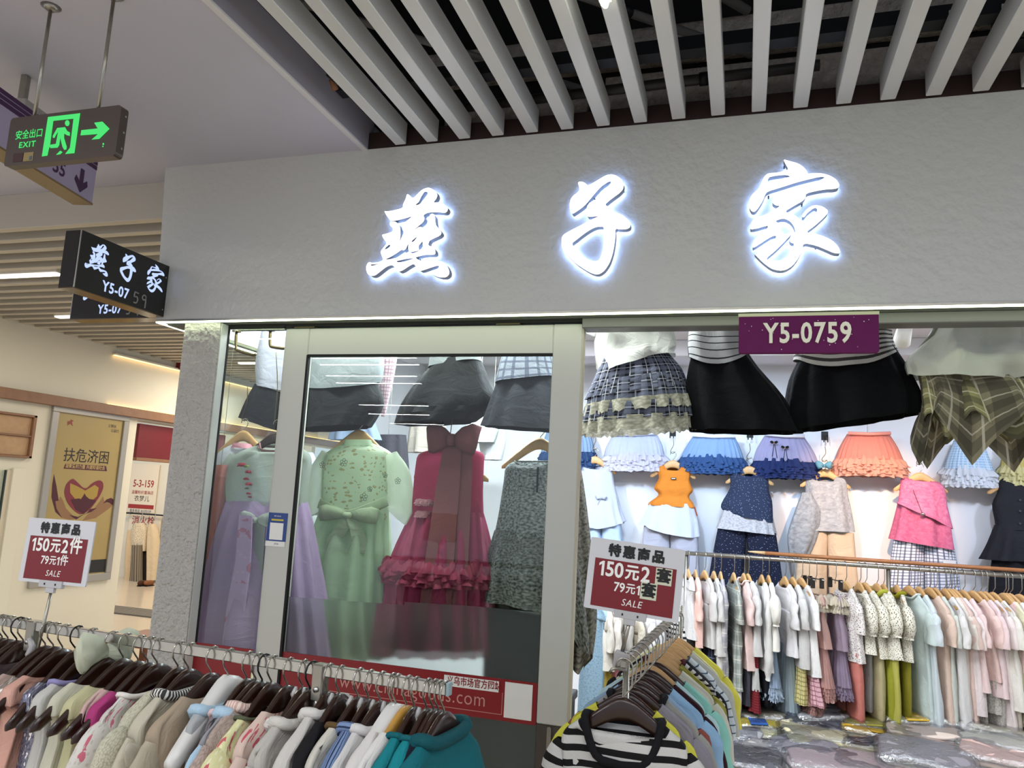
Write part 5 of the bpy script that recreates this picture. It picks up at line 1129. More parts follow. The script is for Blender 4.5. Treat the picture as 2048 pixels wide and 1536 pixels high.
pl_('top_body', [((1620, 560), (1760, 560)), ((1588, 650), (1780, 650)), ((1590, 690), (1786, 682)), ((1586, 722), (1797, 702))], 3.26, [.06, .10, .11, .12], stp2, o, 48, wr=.024, hem=lambda q: -.06*max(0, -sin(q))**2, wf=12)
# 4 white sweater and khaki plaid skirt with handkerchief hem
o = out_root('hanging_outfit', 'pale sweater with khaki plaid handkerchief skirt at right edge', 'outfit', 1945, 720, 3.18, FG)
khk = P('#8f8a62', pat='plaid', c2='#cfc9ae', c3='#3b392f', s=1.25); khk2 = P('#7d7661', pat='plaid', c2='#b8b0a0', c3='#3a3630', s=1.25)
hk_ = zig(7, .055, .2)
pl_('skirt_lining', [((1835, 735), (2080, 740)), ((1850, 800), (2110, 800)), ((1830, 880), (2150, 890))], 3.18, [.09, .15, .19], khk2, o, 84, pl=8, amp=(.004, .018), hem=zig(6, .10, .35))
pl_('skirt', [((1838, 730), (2085, 735)), ((1845, 790), (2110, 800)), ((1850, 855), (2135, 865))], 3.18, [.07, .13, .18], khk, o, 84, pl=11, amp=(.004, .016), hem=hk_)
swm = P('#c3c5ba', trans=.1)
pl_('sweater_body', [((1890, 600), (2030, 600)), ((1868, 660), (2055, 655)), ((1842, 695), (2075, 690)), ((1818, 724), (2092, 720)), ((1822, 750), (2092, 746))], 3.18, [.06, .10, .13, .175, .175], swm, o, 72, pl=6, amp=(.006, .026), wr=.06, wf=15, hem=lambda q: -.035*max(0, -sin(q)))
arm('sleeve', [(2040, 640, .05), (2062, 690, .06), (2075, 735, .05)], 3.1, swm, o, .04)
# 5..9 behind the glass
o = out_root('hanging_outfit', 'grey checked top with charcoal pleated skirt behind glass door', 'outfit', 1050, 760, 3.2, FG)
pl_('skirt', [((1000, 755), (1118, 745)), ((985, 800), (1140, 795)), ((967, 853), (1168, 866))], 3.2, [.07, .09, .11], P('#2c2d34'), o, 60, pl=12, amp=(.002, .012))
pl_('top_body', [((1022, 600), (1100, 600)), ((1008, 700), (1108, 700)), ((1000, 735), (1115, 732)), ((993, 768), (1124, 754))], 3.2, [.06, .08, .085, .09], P('#7d828e', pat='check', c2='#4a4e60', s=1.6), o, 40, wr=.016)
o = out_root('hanging_outfit', 'grey tee with black ribbed skirt at left inside the door', 'outfit', 690, 780, 3.25, FG)
pl_('skirt', [((614, 770), (752, 765)), ((608, 810), (764, 806)), ((600, 862), (735, 852))], 3.25, [.08, .1, .12], P('#0c0d10'), o, 60, pl=12, amp=(.001, .006))
pl_('top_body', [((640, 600), (740, 600)), ((614, 700), (762, 700)), ((611, 745), (764, 742)), ((612, 770), (758, 764))], 3.25, [.06, .09, .095, .1], P('#7a8083'), o, 40, wr=.016, hem=lambda q: -.035*max(0, -sin(q)))
o = out_root('hanging_outfit', 'grey top with black flared skirt in middle of door glass', 'outfit', 890, 780, 3.25, FG)
pl_('skirt', [((872, 725), (958, 715)), ((838, 765), (978, 768)), ((808, 812), (990, 806)), ((796, 850), (945, 842))], 3.25, [.08, .1, .12, .12], P('#0e0f12'), o, 60, pl=8, amp=(.001, .012))
pl_('top_body', [((880, 600), (940, 600)), ((868, 690), (955, 690)), ((862, 738), (962, 722))], 3.25, [.06, .08, .09], P('#6c7072'), o, 40, wr=.014)
wpart('hem_band', loft(pxrows([((803, 822), (985, 815)), ((800, 832), (968, 826))], 3.25, .125), 48, 2, 8, (.008, .01), .002, 3), P('#1d1e22'), o, True)
o = out_root('hanging_shirt', 'pink checked sleeve hanging in a narrow point behind glass', 'shirt', 768, 740, 3.4, FG)
pl_('sleeve', [((738, 640), (800, 640)), ((745, 715), (793, 715)), ((752, 770), (783, 770)), ((763, 833), (770, 833))], 3.4, [.05, .04, .03, .01], P('#c3aeb4', pat='check', c2='#8d6d7e', s=.9), o, 28, wr=.006)
o = out_root('hanging_outfit', 'dark box pleated skirt under lavender tee in left pane', 'outfit', 525, 800, 3.3, FG)
pl_('skirt', [((512, 768), (600, 800)), ((497, 800), (592, 835)), ((484, 836), (580, 868))], 3.3, [.05, .06, .07], P('#191a1f'), o, 56, pl=9, amp=(.001, .009))
pl_('tee_body', [((540, 600), (600, 600)), ((520, 690), (610, 690)), ((515, 740), (605, 745)), ((516, 772), (602, 790))], 3.3, [.05, .06, .06, .06], P('#a5a6b4'), o, 36, wr=.012)
# bent brass display hooks
def brass(label, pts, Y):
    h = thing('display_hook', label, 'hook', at(*pts[0], Y=Y), 0, 'brass display hooks'); wire(pts, Y, .0075, M_brass, h, 'rod'); a = at(*pts[0], Y=Y); wpart('flange', tube([a, a+Vector((0, 0, .006))], .022, 12, ref=(1, 0, 0)), M_brass, h); return h
brass('bent brass hook hanging from ceiling in left pane', [(473, 664), (472, 695), (478, 702), (505, 710), (512, 708)], 3.1)
brass('bent brass hook beside the door stile in left pane', [(541, 662), (540, 688), (546, 694), (575, 697), (590, 690)], 3.1)
# ------------------------------------------------------------------ display dresses behind the glass
DG = 'display dresses behind the glass'
def fhang(label, px, py, Y, wtip, kind='l', top=None, group='hangers behind the shop front'):
    """hanger facing the aisle: py is where the wooden top sits; the wire rises to TOP"""
    p = at(px, py, Y=Y); o = hanger(label, p+Vector((0, 0, .072)), (0, 0, rad(rj.uniform(-6, 6))), kind, 'c', group, wtip)
    if top is not None:
        h = thing('hook_wire', 'bent wire link above the %s' % ' '.join(label.split()[:10]), 'hook', p+Vector((0, 0, .072)), 0, 'wire links over display hangers')
        t = at(px+top[0], top[1], Y=Y); q = Vector(p+Vector((0, 0, .073)))
        wpart('wire', tube(spl([tuple(t), tuple((t*.5+q*.5)+Vector((.004, 0, 0))), tuple(q+Vector((-.016, 0, .014))), tuple(q+Vector((-.016, 0, -.004))), tuple(q+Vector((.0, 0, -.008))), tuple(q+Vector((.014, 0, .004)))], 3), .0022, 6), M_brass, h, True)
    return o
# mint dress
Y = 3.3
mint = P('#c3d6bc', trans=.65, rough=.7); mint2 = P('#bccdb5', pat='floral', c2='#a39c78', s=3.2, c3='#c9c49a', trans=.4)
fhang('light wood hanger holding the mint green dress', 718, 866, Y, .172, top=(0, 755))
o = out_root('dress', 'mint green sheer dress with embroidered bodice and waist sash', 'dress', 710, 950, Y, DG)
pl_('bodice', [((694, 884), (742, 884)), ((668, 897), (772, 899)), ((650, 912), (785, 914)), ((646, 945), (780, 945)), ((645, 1000), (776, 1000)), ((640, 1036), (776, 1040))], Y, [.03, .05, .06, .07, .07, .075], mint2, o, 44, pl=6, amp=(0, .006), scoop=.02)
pl_('collar', [((692, 880), (744, 880)), ((688, 892), (750, 892))], Y, [.035, .045], mint, o, 28, sub=2)
pl_('skirt', [((643, 1022), (776, 1026)), ((625, 1080), (776, 1080)), ((605, 1150), (778, 1155)), ((590, 1230), (782, 1235)), ((578, 1300), (790, 1310))], Y, [.07, .09, .11, .13, .14], mint, o, 96, pl=15, amp=(.004, .030))
pl_('underskirt', [((655, 1030), (765, 1030)), ((640, 1150), (765, 1155)), ((625, 1290), (765, 1300))], Y, [.05, .07, .08], P('#c3d0bd', trans=.4), o, 48, pl=9, amp=(.002, .012))
arm('sleeve', [(655, 905, .03), (640, 945, .055), (628, 990, .062), (620, 1030, .075), (624, 1042, .085)], Y-.02, P('#c3cfb9', trans=.5, sheer=.25), o, .045)
arm('sleeve', [(782, 908, .03), (795, 945, .055), (803, 985, .06), (802, 1020, .075), (796, 1032, .085)], Y-.02, P('#c3cfb9', trans=.5, sheer=.25), o, .045)
M_emb = pbr('embroidery', '#4f5a4c', .8)
def blossom(px, py, r, Yb, m, root, k=5):
    c = at(px, py, Y=Yb); g = G()
    for i in range(k):
        a = 2*pi*i/k+.3; cc = c+Vector((cos(a)*r*.6, 0, sin(a)*r*.6))
        g = join(g, tube([cc+Vector((cos(t*pi/4)*r*.36, -.002, sin(t*pi/4)*r*.36)) for t in range(9)], .0011, 4, cap=False, ref=(0, 1, 0)))
    wpart('blossom', g, m, root)
for x, y, r in ((688, 925, .02), (728, 994, .02), (740, 978, .013), (645, 930, .016), (771, 951, .012), (796, 962, .016), (655, 1022, .012)): blossom(x, y, r, Y-.075, M_emb, o)
bl = at(697, 1030, Y=Y-.085); sash = P('#a8b898', trans=.35)
bow_parts(o, bl-Vector(o.location), .30, .07, sash, .02, tails=[[(0, 0, 0), (-.02, -.01, -.06), (-.06, -.005, -.11), (-.055, 0, -.2)], [(.01, 0, 0), (.05, -.01, -.06), (.07, 0, -.12), (.05, 0, -.17)]], tw=.05)
wpart('sash', tube(spl([tuple(at(638, 1006, Y=Y-.06)), tuple(at(665, 1020, Y=Y-.08)), tuple(bl), tuple(at(735, 1018, Y=Y-.08)), tuple(at(774, 1002, Y=Y-.06))], 4), (.024, .004), 10, ref=(0, 1, 0)), sash, o, True)
# magenta dress
magm = P('#a83a5c', trans=.4); magt = P('#b04468', trans=.45, sheer=.2); bowm = P('#7d4a4c', trans=.15)
fhang('light wood hanger holding the rose pink tulle dress', 905, 905, Y, .178, top=(-2, 755))
o = out_root('dress', 'rose pink tulle dress with large brown pink bow', 'dress', 900, 960, Y, DG)
pl_('bodice', [((862, 900), (948, 900)), ((838, 909), (966, 908)), ((832, 935), (966, 935)), ((828, 980), (964, 980)), ((824, 1035), (965, 1035))], Y, [.03, .05, .06, .065, .07], magm, o, 40, pl=5, amp=(0, .005))
pl_('skirt', [((826, 1025), (965, 1025)), ((806, 1070), (975, 1070)), ((785, 1130), (985, 1130)), ((772, 1220), (990, 1222)), ((766, 1300), (992, 1305))], Y, [.07, .1, .12, .13, .14], magt, o, 100, pl=17, amp=(.004, .028))
pl_('underskirt', [((835, 1030), (958, 1030)), ((815, 1150), (965, 1150)), ((800, 1290), (970, 1295))], Y, [.05, .07, .08], P('#8a2c48', trans=.3), o, 48, pl=9, amp=(.002, .012))
r_ = pxrows([((775, 1125), (990, 1140))], Y, .13)[0]
wpart('tulle_ruffle', fluff(r_[0], r_[1], r_[2]+.03, r_[3], .13, .10, .02, 120, 5, 5, r_[5]), P('#8f3a50', trans=.3, sheer=.15), o, True)
for py_ in (998, 1022):
    c = at(845, py_, Y=Y-.08); wpart('feather_trim', fluff(c.x, c.y+.02, c.z, .035, .02, .03, .008, 50, 3, py_), P('#c48d94', trans=.3, sheer=.2), o, True)
bow_parts(o, at(906, 880, Y=Y-.06)-Vector(o.location), .24, .13, bowm, .035, tails=[[(.0, 0, -.02), (.0, -.03, -.2), (-.004, -.06, -.5), (-.01, -.07, -.82)], [(.05, .01, -.02), (.055, -.02, -.25), (.058, -.05, -.55), (.06, -.06, -.8)]], tw=.085)
# grey floral dress
flor = P('#a3a8a4', pat='fade', c2='#4a4d50', s=4.2, trans=.2); flor2 = P('#7a7c76', pat='fade', c2='#2c2f2d', s=4.2)
fhang('light wood hanger holding the grey mottled dress', 1080, 883, Y+.02, .178, top=(0, 712))
o = out_root('dress', 'grey mottled floral sleeveless dress at right of the door glass', 'dress', 1070, 1000, Y+.02, DG)
pl_('bodice', [((1030, 922), (1110, 922)), ((1012, 934), (1128, 936)), ((1008, 965), (1132, 968)), ((1000, 1020), (1138, 1020)), ((988, 1080), (1148, 1080))], Y+.02, [.03, .05, .06, .07, .08], flor, o, 40, pl=6, amp=(0, .008), scoop=.03)
pl_('skirt', [((992, 1060), (1146, 1060)), ((978, 1120), (1158, 1125)), ((962, 1195), (1180, 1230))], Y+.02, [.08, .10, .12], flor2, o, 64, pl=9, amp=(.004, .02), hem=lambda q: -.16*max(0, cos(q))**2)
pl_('underskirt', [((1000, 1150), (1140, 1150)), ((985, 1230), (1140, 1232)), ((980, 1420), (1142, 1425))], Y+.04, [.07, .09, .10], P('#08090c'), o, 40, pl=7, amp=(.002, .008))
wpart('placket', tube([at(1076, 934, Y=Y-.045), at(1074, 985, Y=Y-.055)], (.004, .002), 6), P('#23262a'), o)
# second grey mottled dress, seen right of the door
o = out_root('dress', 'long grey mottled dress edge hanging right beside door stile', 'dress', 1155, 1150, 3.5, DG)
pl_('body', [((1125, 930), (1160, 930)), ((1120, 1000), (1170, 1000)), ((1115, 1150), (1186, 1150)), ((1112, 1240), (1190, 1240)), ((1112, 1330), (1180, 1320))], 3.5, [.04, .06, .09, .1, .08], P('#7c7a70', pat='fade', c2='#44423c', s=3.2), o, 44, pl=7, amp=(.002, .02), hem=zig(3, .05))
# lilac dress and white blouse in the left pane
Y2 = 3.09
lil = P('#c2abcf', trans=.5); lil2 = P('#b9a0c4', pat='floral', c2='#b77d95', s=.9, c3='#c2a8c4', trans=.3); shr = P('#b9c2b8', trans=.45, sheer=.3)
fhang('brown hanger holding the lilac dress in left pane', 552, 872, Y2, .17, 'd', top=(0, 705))
o = out_root('dress', 'long lilac dress with sheer grey green bodice in left pane', 'dress', 530, 980, Y2, DG)
pl_('bodice', [((522, 888), (590, 890)), ((490, 900), (612, 902)), ((466, 918), (622, 920)), ((455, 960), (618, 960)), ((458, 1010), (612, 1012))], Y2, [.03, .05, .06, .065, .07], shr, o, 44, pl=6, amp=(0, .006), scoop=.06)
pl_('skirt', [((456, 1002), (612, 1004)), ((440, 1060), (622, 1060)), ((418, 1150), (636, 1150)), ((396, 1250), (650, 1255)), ((380, 1330), (660, 1335))], Y2, [.075, .1, .12, .14, .15], lil, o, 96, pl=14, amp=(.003, .030))
pl_('underskirt', [((470, 1010), (600, 1010)), ((450, 1150), (615, 1150)), ((420, 1320), (640, 1325))], Y2, [.05, .08, .1], P('#b7a0c4', trans=.3), o, 40, pl=7, amp=(.002, .01))
pl_('embroidered_panel', [((478, 1030), (505, 1032)), ((470, 1120), (502, 1120)), ((452, 1220), (490, 1222)), ((440, 1310), (480, 1312))], Y2-.14, [.004, .006, .008, .008], lil2, o, 20, pl=3, amp=(.001, .003))
arm('sleeve', [(472, 912, .035), (455, 950, .05), (440, 1000, .06), (428, 1050, .075), (424, 1075, .085)], Y2, shr, o, .04)
c_r = P('#7d2230'); c_g = P('#5c6b3c')
for x, y, s_, m in ((484, 926, .018, c_r), (494, 930, .012, c_g), (497, 941, .014, c_r), (492, 955, .012, c_r), (498, 965, .015, c_r), (494, 975, .008, c_g), (497, 985, .010, c_r), (500, 992, .008, c_r)):
    c = at(x, y, Y=Y2-.08); wpart('flower', fluff(c.x, c.y, c.z, s_*.6, s_*.5, s_, s_*.35, 24, 2, x), m, o, True)
pl_('neck_trim', [((522, 886), (590, 888)), ((518, 894), (594, 896))], Y2, [.035, .045], P('#8a6468'), o, 28, sub=2, scoop=.06)
bow_parts(o, at(514, 1040, Y=Y2-.10)-Vector(o.location), .16, .06, shr, .02, tails=[[(0, 0, 0), (-.03, -.01, -.15), (-.02, 0, -.42)], [(.02, 0, 0), (.03, -.01, -.2), (.02, 0, -.5)]], tw=.04)
fhang('pale wood hanger holding the white blouse in left pane', 487, 868, 3.19, .15, top=(8, 770))
o = out_root('blouse', 'long white blouse with pink trim behind lilac dress', 'blouse', 470, 980, 3.19, DG)
pl_('body', [((470, 888), (502, 890)), ((440, 906), (525, 908)), ((432, 945), (530, 945)), ((422, 1050), (535, 1050)), ((405, 1180), (540, 1180))], 3.19, [.03, .045, .055, .07, .08], P('#d5d6e0', trans=.3), o, 40, pl=6, amp=(0, .012))
arm('sleeve', [(440, 912, .035), (428, 960, .05), (420, 1040, .05), (412, 1110, .045)], 3.19, P('#d5d6e0', trans=.3), o)
pl_('neck_trim', [((470, 886), (502, 888)), ((464, 896), (508, 898))], 3.18, [.035, .04], P('#c58a98'), o, 24, sub=2)
o = out_root('dress', 'pink coral dress edge at extreme left of left pane', 'dress', 436, 1010, 3.06, DG)
pl_('body', [((430, 930), (455, 930)), ((422, 975), (450, 975)), ((414, 1080), (440, 1080)), ((404, 1180), (434, 1180))], 3.06, .02, P('#c98a86', trans=.3), o, 30, pl=5, amp=(.001, .01))
t_ = at(442, 930, Y=3.06); wpart('hanging_cord', tube([t_, (t_.x, t_.y, 2.6)], .0012, 5, ref=(1, 0, 0)), M_hook, o)
# pale garments glimpsed deeper behind the door glass
for i, (rows, c, lab) in enumerate(([[((588, 905), (625, 905)), ((583, 960), (640, 960)), ((590, 1100), (640, 1100)), ((590, 1200), (640, 1200))], '#b5b6cf', 'pale lilac blouse just inside the left door edge'],
    [[((668, 835), (745, 835)), ((660, 880), (760, 880))], '#7d8ca3', 'blue grey pleated skirt high behind mint dress'],
    [[((742, 870), (812, 870)), ((738, 960), (818, 960))], '#3c3a42', 'dark mauve pleated skirt between mint and pink dresses'],
    [[((820, 850), (890, 850)), ((815, 905), (895, 905))], '#a39a90', 'beige pleated skirt behind the large pink bow'],
    [[((935, 800), (985, 805)), ((930, 850), (1000, 850)), ((945, 885), (990, 885))], '#c3d3d2', 'pale aqua tee behind door glass right of pink bow'],
    [[((965, 845), (1005, 845)), ((960, 880), (1010, 880)), ((968, 920), (1000, 920))], '#d8d8de', 'small white tee behind door glass beside grey dress'])):
    yd = 4.1+.1*i; o = out_root('hanging_garment', lab, 'clothes', rows[0][0][0]+20, rows[0][0][1], yd, 'garments deeper in the shop')
    pl_('body', rows, yd, [.04, .06, .07], P(c), o, 48, pl=9 if 'skirt' in lab else 4, amp=(.002, .014))
    a, b = rows[0]; cx_ = (a[0]+b[0])/2; t_ = at(cx_, a[1], Y=yd)
    wpart('hanging_cord', tube([t_, (t_.x, t_.y, 2.6)], .0015, 5, ref=(1, 0, 0)), M_hook, o)
# ------------------------------------------------------------------ back wall: tutu row and outfits
BY = 5.46
BYT = 5.5
TG = 'tulle skirts in the upper row on the back wall'
def tutu(label, rows, c, hemc, Y, waist=None, seed=0, bows=None, tex=None):
    o = out_root('tulle_skirt', label, 'skirt', (rows[0][0][0]+rows[0][1][0])/2, rows[0][0][1], Y, TG)
    m = tex or P(c, trans=.4, sheer=.12)
    rows = [((a[0]+4, a[1]), (b[0]-4, b[1])) for a, b in rows]; R = pxrows(rows, Y, [.04, .065, .08][:len(rows)])
    wpart('tulle', loft(R, 96, 4, 26, (.002, .011), .004, seed), m, o, True)
    wpart('lining', loft([(a, b, z, w*.82, d*.7, t) for a, b, z, w, d, t in R], 40, 3, 9, (.001, .006), .004, seed), P(c), o, True)
    x, y, z, w, d, t = R[-1]; wpart('tulle_hem', fluff(x, y, z+.022, w*.95, d, .12, .024, 130, 6, seed, t), P(hemc, trans=.35, sheer=.1), o, True)
    a, b = at(*rows[0][0], Y=Y), at(*rows[0][1], Y=Y)
    wpart('waistband', tube([(a.x, Y-.05, a.z), ((a.x+b.x)/2, Y-.06, (a.z+b.z)/2-.006), (b.x, Y-.05, b.z)], (.012, .02), 8, ref=(0, 1, 0)), P(waist or c), o, True)
    for bx, by_ in (bows or []): bow_parts(o, at(bx, by_, Y=Y-.10)-Vector(o.location), .04, .02, c_blk, .005, tails=[[(0, 0, 0), (-.01, 0, -.09)], [(.004, 0, 0), (.02, 0, -.1)]], tw=.004, knot=P('#c98a6a'))
    pg = (a+b)/2; wpart('hook', tube([(pg.x, Y+.02, pg.z+.0), (pg.x, Y+.02, pg.z+.10), (pg.x+.01, Y+.03, pg.z+.12)], .002, 5, ref=(1, 0, 0)), M_hook, o)
    return o
tutu('pale blue tulle skirt with navy hem beside the door stile', [((1095, 850), (1175, 852)), ((1085, 880), (1188, 880)), ((1080, 905), (1192, 905))], '#9fbad8', '#3a5580', BYT, seed=1)
tutu('white pastel tulle skirt under the plaid skirt', [((1222, 870), (1318, 868)), ((1210, 893), (1328, 892)), ((1206, 912), (1332, 912))], '#d3d9ea', '#d8d5e2', BYT, seed=2)
tutu('sky blue tulle skirt with dark blue fluffy hem', [((1382, 872), (1474, 874)), ((1368, 895), (1484, 897)), ((1358, 915), (1490, 917))], '#9dbbe0', '#3f5f92', BYT, '#dfe3ea', seed=3)
tutu('lilac tulle skirt with navy hem and small black bows', [((1526, 870), (1612, 874)), ((1510, 898), (1630, 902)), ((1503, 922), (1640, 926))], '#b9b5d4', '#2c3a6c', BYT, '#e0dde6', seed=4, bows=[(1548, 886), (1570, 896)])
tutu('coral pink tulle skirt with fluffy hem', [((1690, 868), (1782, 868)), ((1676, 895), (1798, 895)), ((1668, 918), (1808, 920))], '#dd9385', '#e0a591', BYT, seed=5)
tutu('light blue checked tulle skirt with white ruffle', [((1905, 880), (1968, 882)), ((1892, 915), (1980, 917)), ((1886, 938), (1988, 942))], '#9fc0dc', '#dfe3ea', BYT, seed=6, tex=P('#a3c2dd', pat='check', c2='#d5e2ee', s=.8, trans=.3))
tutu('yellow tulle skirt at right edge of upper row', [((2012, 890), (2080, 892)), ((2002, 915), (2092, 917)), ((1998, 935), (2096, 938))], '#d0c27a', '#d6cf9c', BYT, seed=7)
WG = 'hangers on the back wall'; OG = 'outfits on the back wall'
def bhang(label, px, py, w=.155): return fhang(label, px, py+5, BY, w, 'l', (0, py-45), WG)
def legs(o, L_, R_, m, Y=BY, hd=.05, **k):
    for rows in (L_, R_): pl_('trouser_leg', rows, Y, hd, m, o, 28, pl=5, amp=(.002, .008), **k)
# white peplum
bhang('light hanger of the white peplum top on back wall', 1190, 912)
o = out_root('hanging_outfit', 'white sleeveless peplum top with pale blue trousers on back wall', 'outfit', 1195, 980, BY, OG)
wt = P('#b9c0d0', trans=.1)
legs(o, [((1165, 1040), (1204, 1045)), ((1160, 1130), (1203, 1130))], [((1203, 1045), (1242, 1045)), ((1205, 1130), (1250, 1130))], P('#a9bcd6'))
pl_('body', [((1175, 930), (1212, 930)), ((1164, 934), (1223, 938)), ((1160, 965), (1228, 968)), ((1155, 1005), (1236, 1000))], BY, [.02, .04, .05, .055], wt, o, 36, pl=4, amp=(0, .006), scoop=.07)
pl_('peplum', [((1154, 998), (1236, 994)), ((1150, 1030), (1242, 1022)), ((1148, 1048), (1250, 1050))], BY, [.058, .07, .08], wt, o, 60, pl=13, amp=(.003, .012), hem=zig(2, .03))
bow_parts(o, at(1202, 996, Y=BY-.07)-Vector(o.location), .07, .03, wt, .008, tails=[[(0, 0, 0), (-.02, 0, -.05)]], tw=.008)
# orange top
bhang('light hanger of the orange top on back wall', 1346, 920)
o = out_root('hanging_outfit', 'orange gathered sleeveless top with white skort on back wall', 'outfit', 1346, 980, BY, OG)
org = P('#c9792a')
legs(o, [((1288, 1050), (1340, 1055)), ((1276, 1180), (1336, 1180))], [((1340, 1055), (1396, 1055)), ((1345, 1180), (1402, 1180))], P('#b3b4c2', trans=.2))
pl_('skort', [((1300, 1006), (1388, 1008)), ((1288, 1032), (1396, 1036)), ((1280, 1050), (1400, 1058))], BY, [.06, .075, .085], P('#bcc2d0'), o, 56, pl=10, amp=(.002, .01), hem=lambda q: -.06*max(0, cos(q+.9)))
pl_('body', [((1327, 930), (1366, 931)), ((1314, 937), (1384, 940)), ((1318, 955), (1379, 958)), ((1312, 968), (1383, 972)), ((1309, 978), (1386, 982)), ((1318, 990), (1378, 994)), ((1300, 1004), (1388, 1008)), ((1297, 1010), (1391, 1016))], BY, [.02, .045, .05, .055, .06, .055, .065, .065], org, o, 40, pl=7, amp=(0, .006), wr=.006, scoop=.05)
q = at(1347, 957, Y=BY-.066); wpart('patch', box(q.x-.018, q.x+.018, q.y, q.y+.002, q.z-.006, q.z+.006), c_blk, o); wpart('patch_print', box(q.x-.013, q.x+.013, q.y-.001, q.y, q.z-.0025, q.z+.0025), M_wht, o)
wpart('drawstring', tube([tuple(at(1389, 1014, Y=BY-.06)), tuple(at(1394, 1032, Y=BY-.06))], .005, 6), P('#8a4426'), o)
# navy set
bhang('light hanger of the navy sparkle vest on back wall', 1499, 932)
o = out_root('hanging_outfit', 'navy sparkly vest over white frill and navy trousers on back wall', 'outfit', 1498, 990, BY, OG)
nv = P('#262f47', pat='speck', c2='#a9b4cc', s=.9); nv2 = P('#161b30', pat='speck', c2='#98a2bd', s=.8)
legs(o, [((1436, 1056), (1494, 1062)), ((1424, 1120), (1490, 1122)), ((1412, 1200), (1484, 1202))], [((1492, 1062), (1552, 1066)), ((1497, 1122), (1560, 1122)), ((1502, 1202), (1570, 1202))], nv2)
frl = P('#cfcdd0', pat='lace', c2='#a9a7ad', trans=.2)
pl_('frill', [((1446, 1020), (1544, 1030)), ((1438, 1045), (1550, 1058)), ((1434, 1056), (1552, 1070))], BY, [.06, .075, .085], frl, o, 64, pl=14, amp=(.003, .012))
pl_('body', [((1478, 946), (1518, 948)), ((1460, 946), (1536, 954)), ((1461, 975), (1538, 980)), ((1443, 1008), (1545, 1002)), ((1448, 1022), (1547, 1034)), ((1464, 1030), (1547, 1046))], BY, [.02, .045, .055, .065, .07, .07], nv, o, 40, pl=5, amp=(0, .006), scoop=.05)
# grey top + cream skirt
bhang('light hanger of the silver grey top on back wall', 1650, 938)
o = out_root('hanging_outfit', 'silver grey draped top over long cream skirt on back wall', 'outfit', 1650, 1000, BY, OG)
gry = P('#85868a', pat='melange', c2='#a5a5a6'); crs = P('#bda68c')
legs(o, [((1600, 1062), (1655, 1064)), ((1592, 1130), (1653, 1132)), ((1586, 1210), (1652, 1212))], [((1653, 1064), (1708, 1066)), ((1657, 1132), (1714, 1132)), ((1660, 1212), (1722, 1212))], crs)
pl_('body', [((1630, 954), (1672, 954)), ((1612, 958), (1690, 960)), ((1612, 990), (1694, 988)), ((1606, 1030), (1702, 1028)), ((1602, 1060), (1707, 1064))], BY, [.02, .045, .055, .065, .075], gry, o, 44, pl=6, amp=(.001, .014), scoop=.07)
pl_('drape', [((1604, 985), (1622, 985)), ((1588, 1025), (1640, 1020)), ((1574, 1070), (1635, 1070)), ((1578, 1105), (1618, 1108))], BY-.05, [.02, .04, .045, .03], P('#74787e', pat='melange', c2='#96999d'), o, 32, pl=5, amp=(.001, .012))
# pink asymmetric
bhang('light hanger of the raspberry pink top on back wall', 1840, 945)
o = out_root('hanging_outfit', 'raspberry pink layered top with blue check trousers on back wall', 'outfit', 1842, 1010, BY, OG)
pnk = P('#b9587c', pat='melange', c2='#cb7d9a'); pnk2 = P('#ad4f70', pat='melange', c2='#be6a88')
legs(o, [((1786, 1080), (1848, 1085)), ((1778, 1140), (1846, 1140)), ((1770, 1210), (1845, 1212))], [((1847, 1085), (1908, 1098)), ((1849, 1140), (1915, 1140)), ((1850, 1212), (1922, 1212))], P('#c9ccd6', pat='check', c2='#3d4460', s=.95))
pl_('body', [((1822, 958), (1862, 962)), ((1804, 955), (1884, 968)), ((1802, 985), (1886, 995)), ((1793, 1030), (1898, 1035)), ((1781, 1078), (1908, 1100))], BY, [.02, .045, .055, .07, .09], pnk2, o, 56, pl=7, amp=(.001, .018), scoop=.06, hem=lambda q: -.10*max(0, cos(q-1.1+2*pi))**3)
pl_('overlay', [((1824, 962), (1860, 964)), ((1803, 962), (1886, 972)), ((1797, 1000), (1892, 1008)), ((1793, 1016), (1902, 1048))], BY-.012, [.03, .055, .07, .085], pnk, o, 48, pl=5, amp=(.001, .012), hem=lambda q: -.03*cos(q))
c = at(1845, 1029, Y=BY-.11); wpart('brooch', tube([(c.x-.012, c.y, c.z), (c.x, c.y-.008, c.z+.004), (c.x+.014, c.y, c.z)], [.006, .012, .005], 8, ref=(0, 0, 1)), M_chrome, o, True)
wpart('necklace_cord', tube([tuple(at(1826, 980, Y=BY-.09)), tuple(at(1845, 1028, Y=BY-.11))], .0014, 5), c_blk, o)
c = at(1899, 1120, Y=BY-.06); wpart('swing_tag', box(c.x-.035, c.x+.035, c.y, c.y+.002, c.z-.05, c.z+.0), M_board, o); wpart('tag_string', tube([(c.x, c.y, c.z), (c.x+.002, c.y, c.z+.05)], .0012, 4, ref=(1, 0, 0)), M_wht, o)
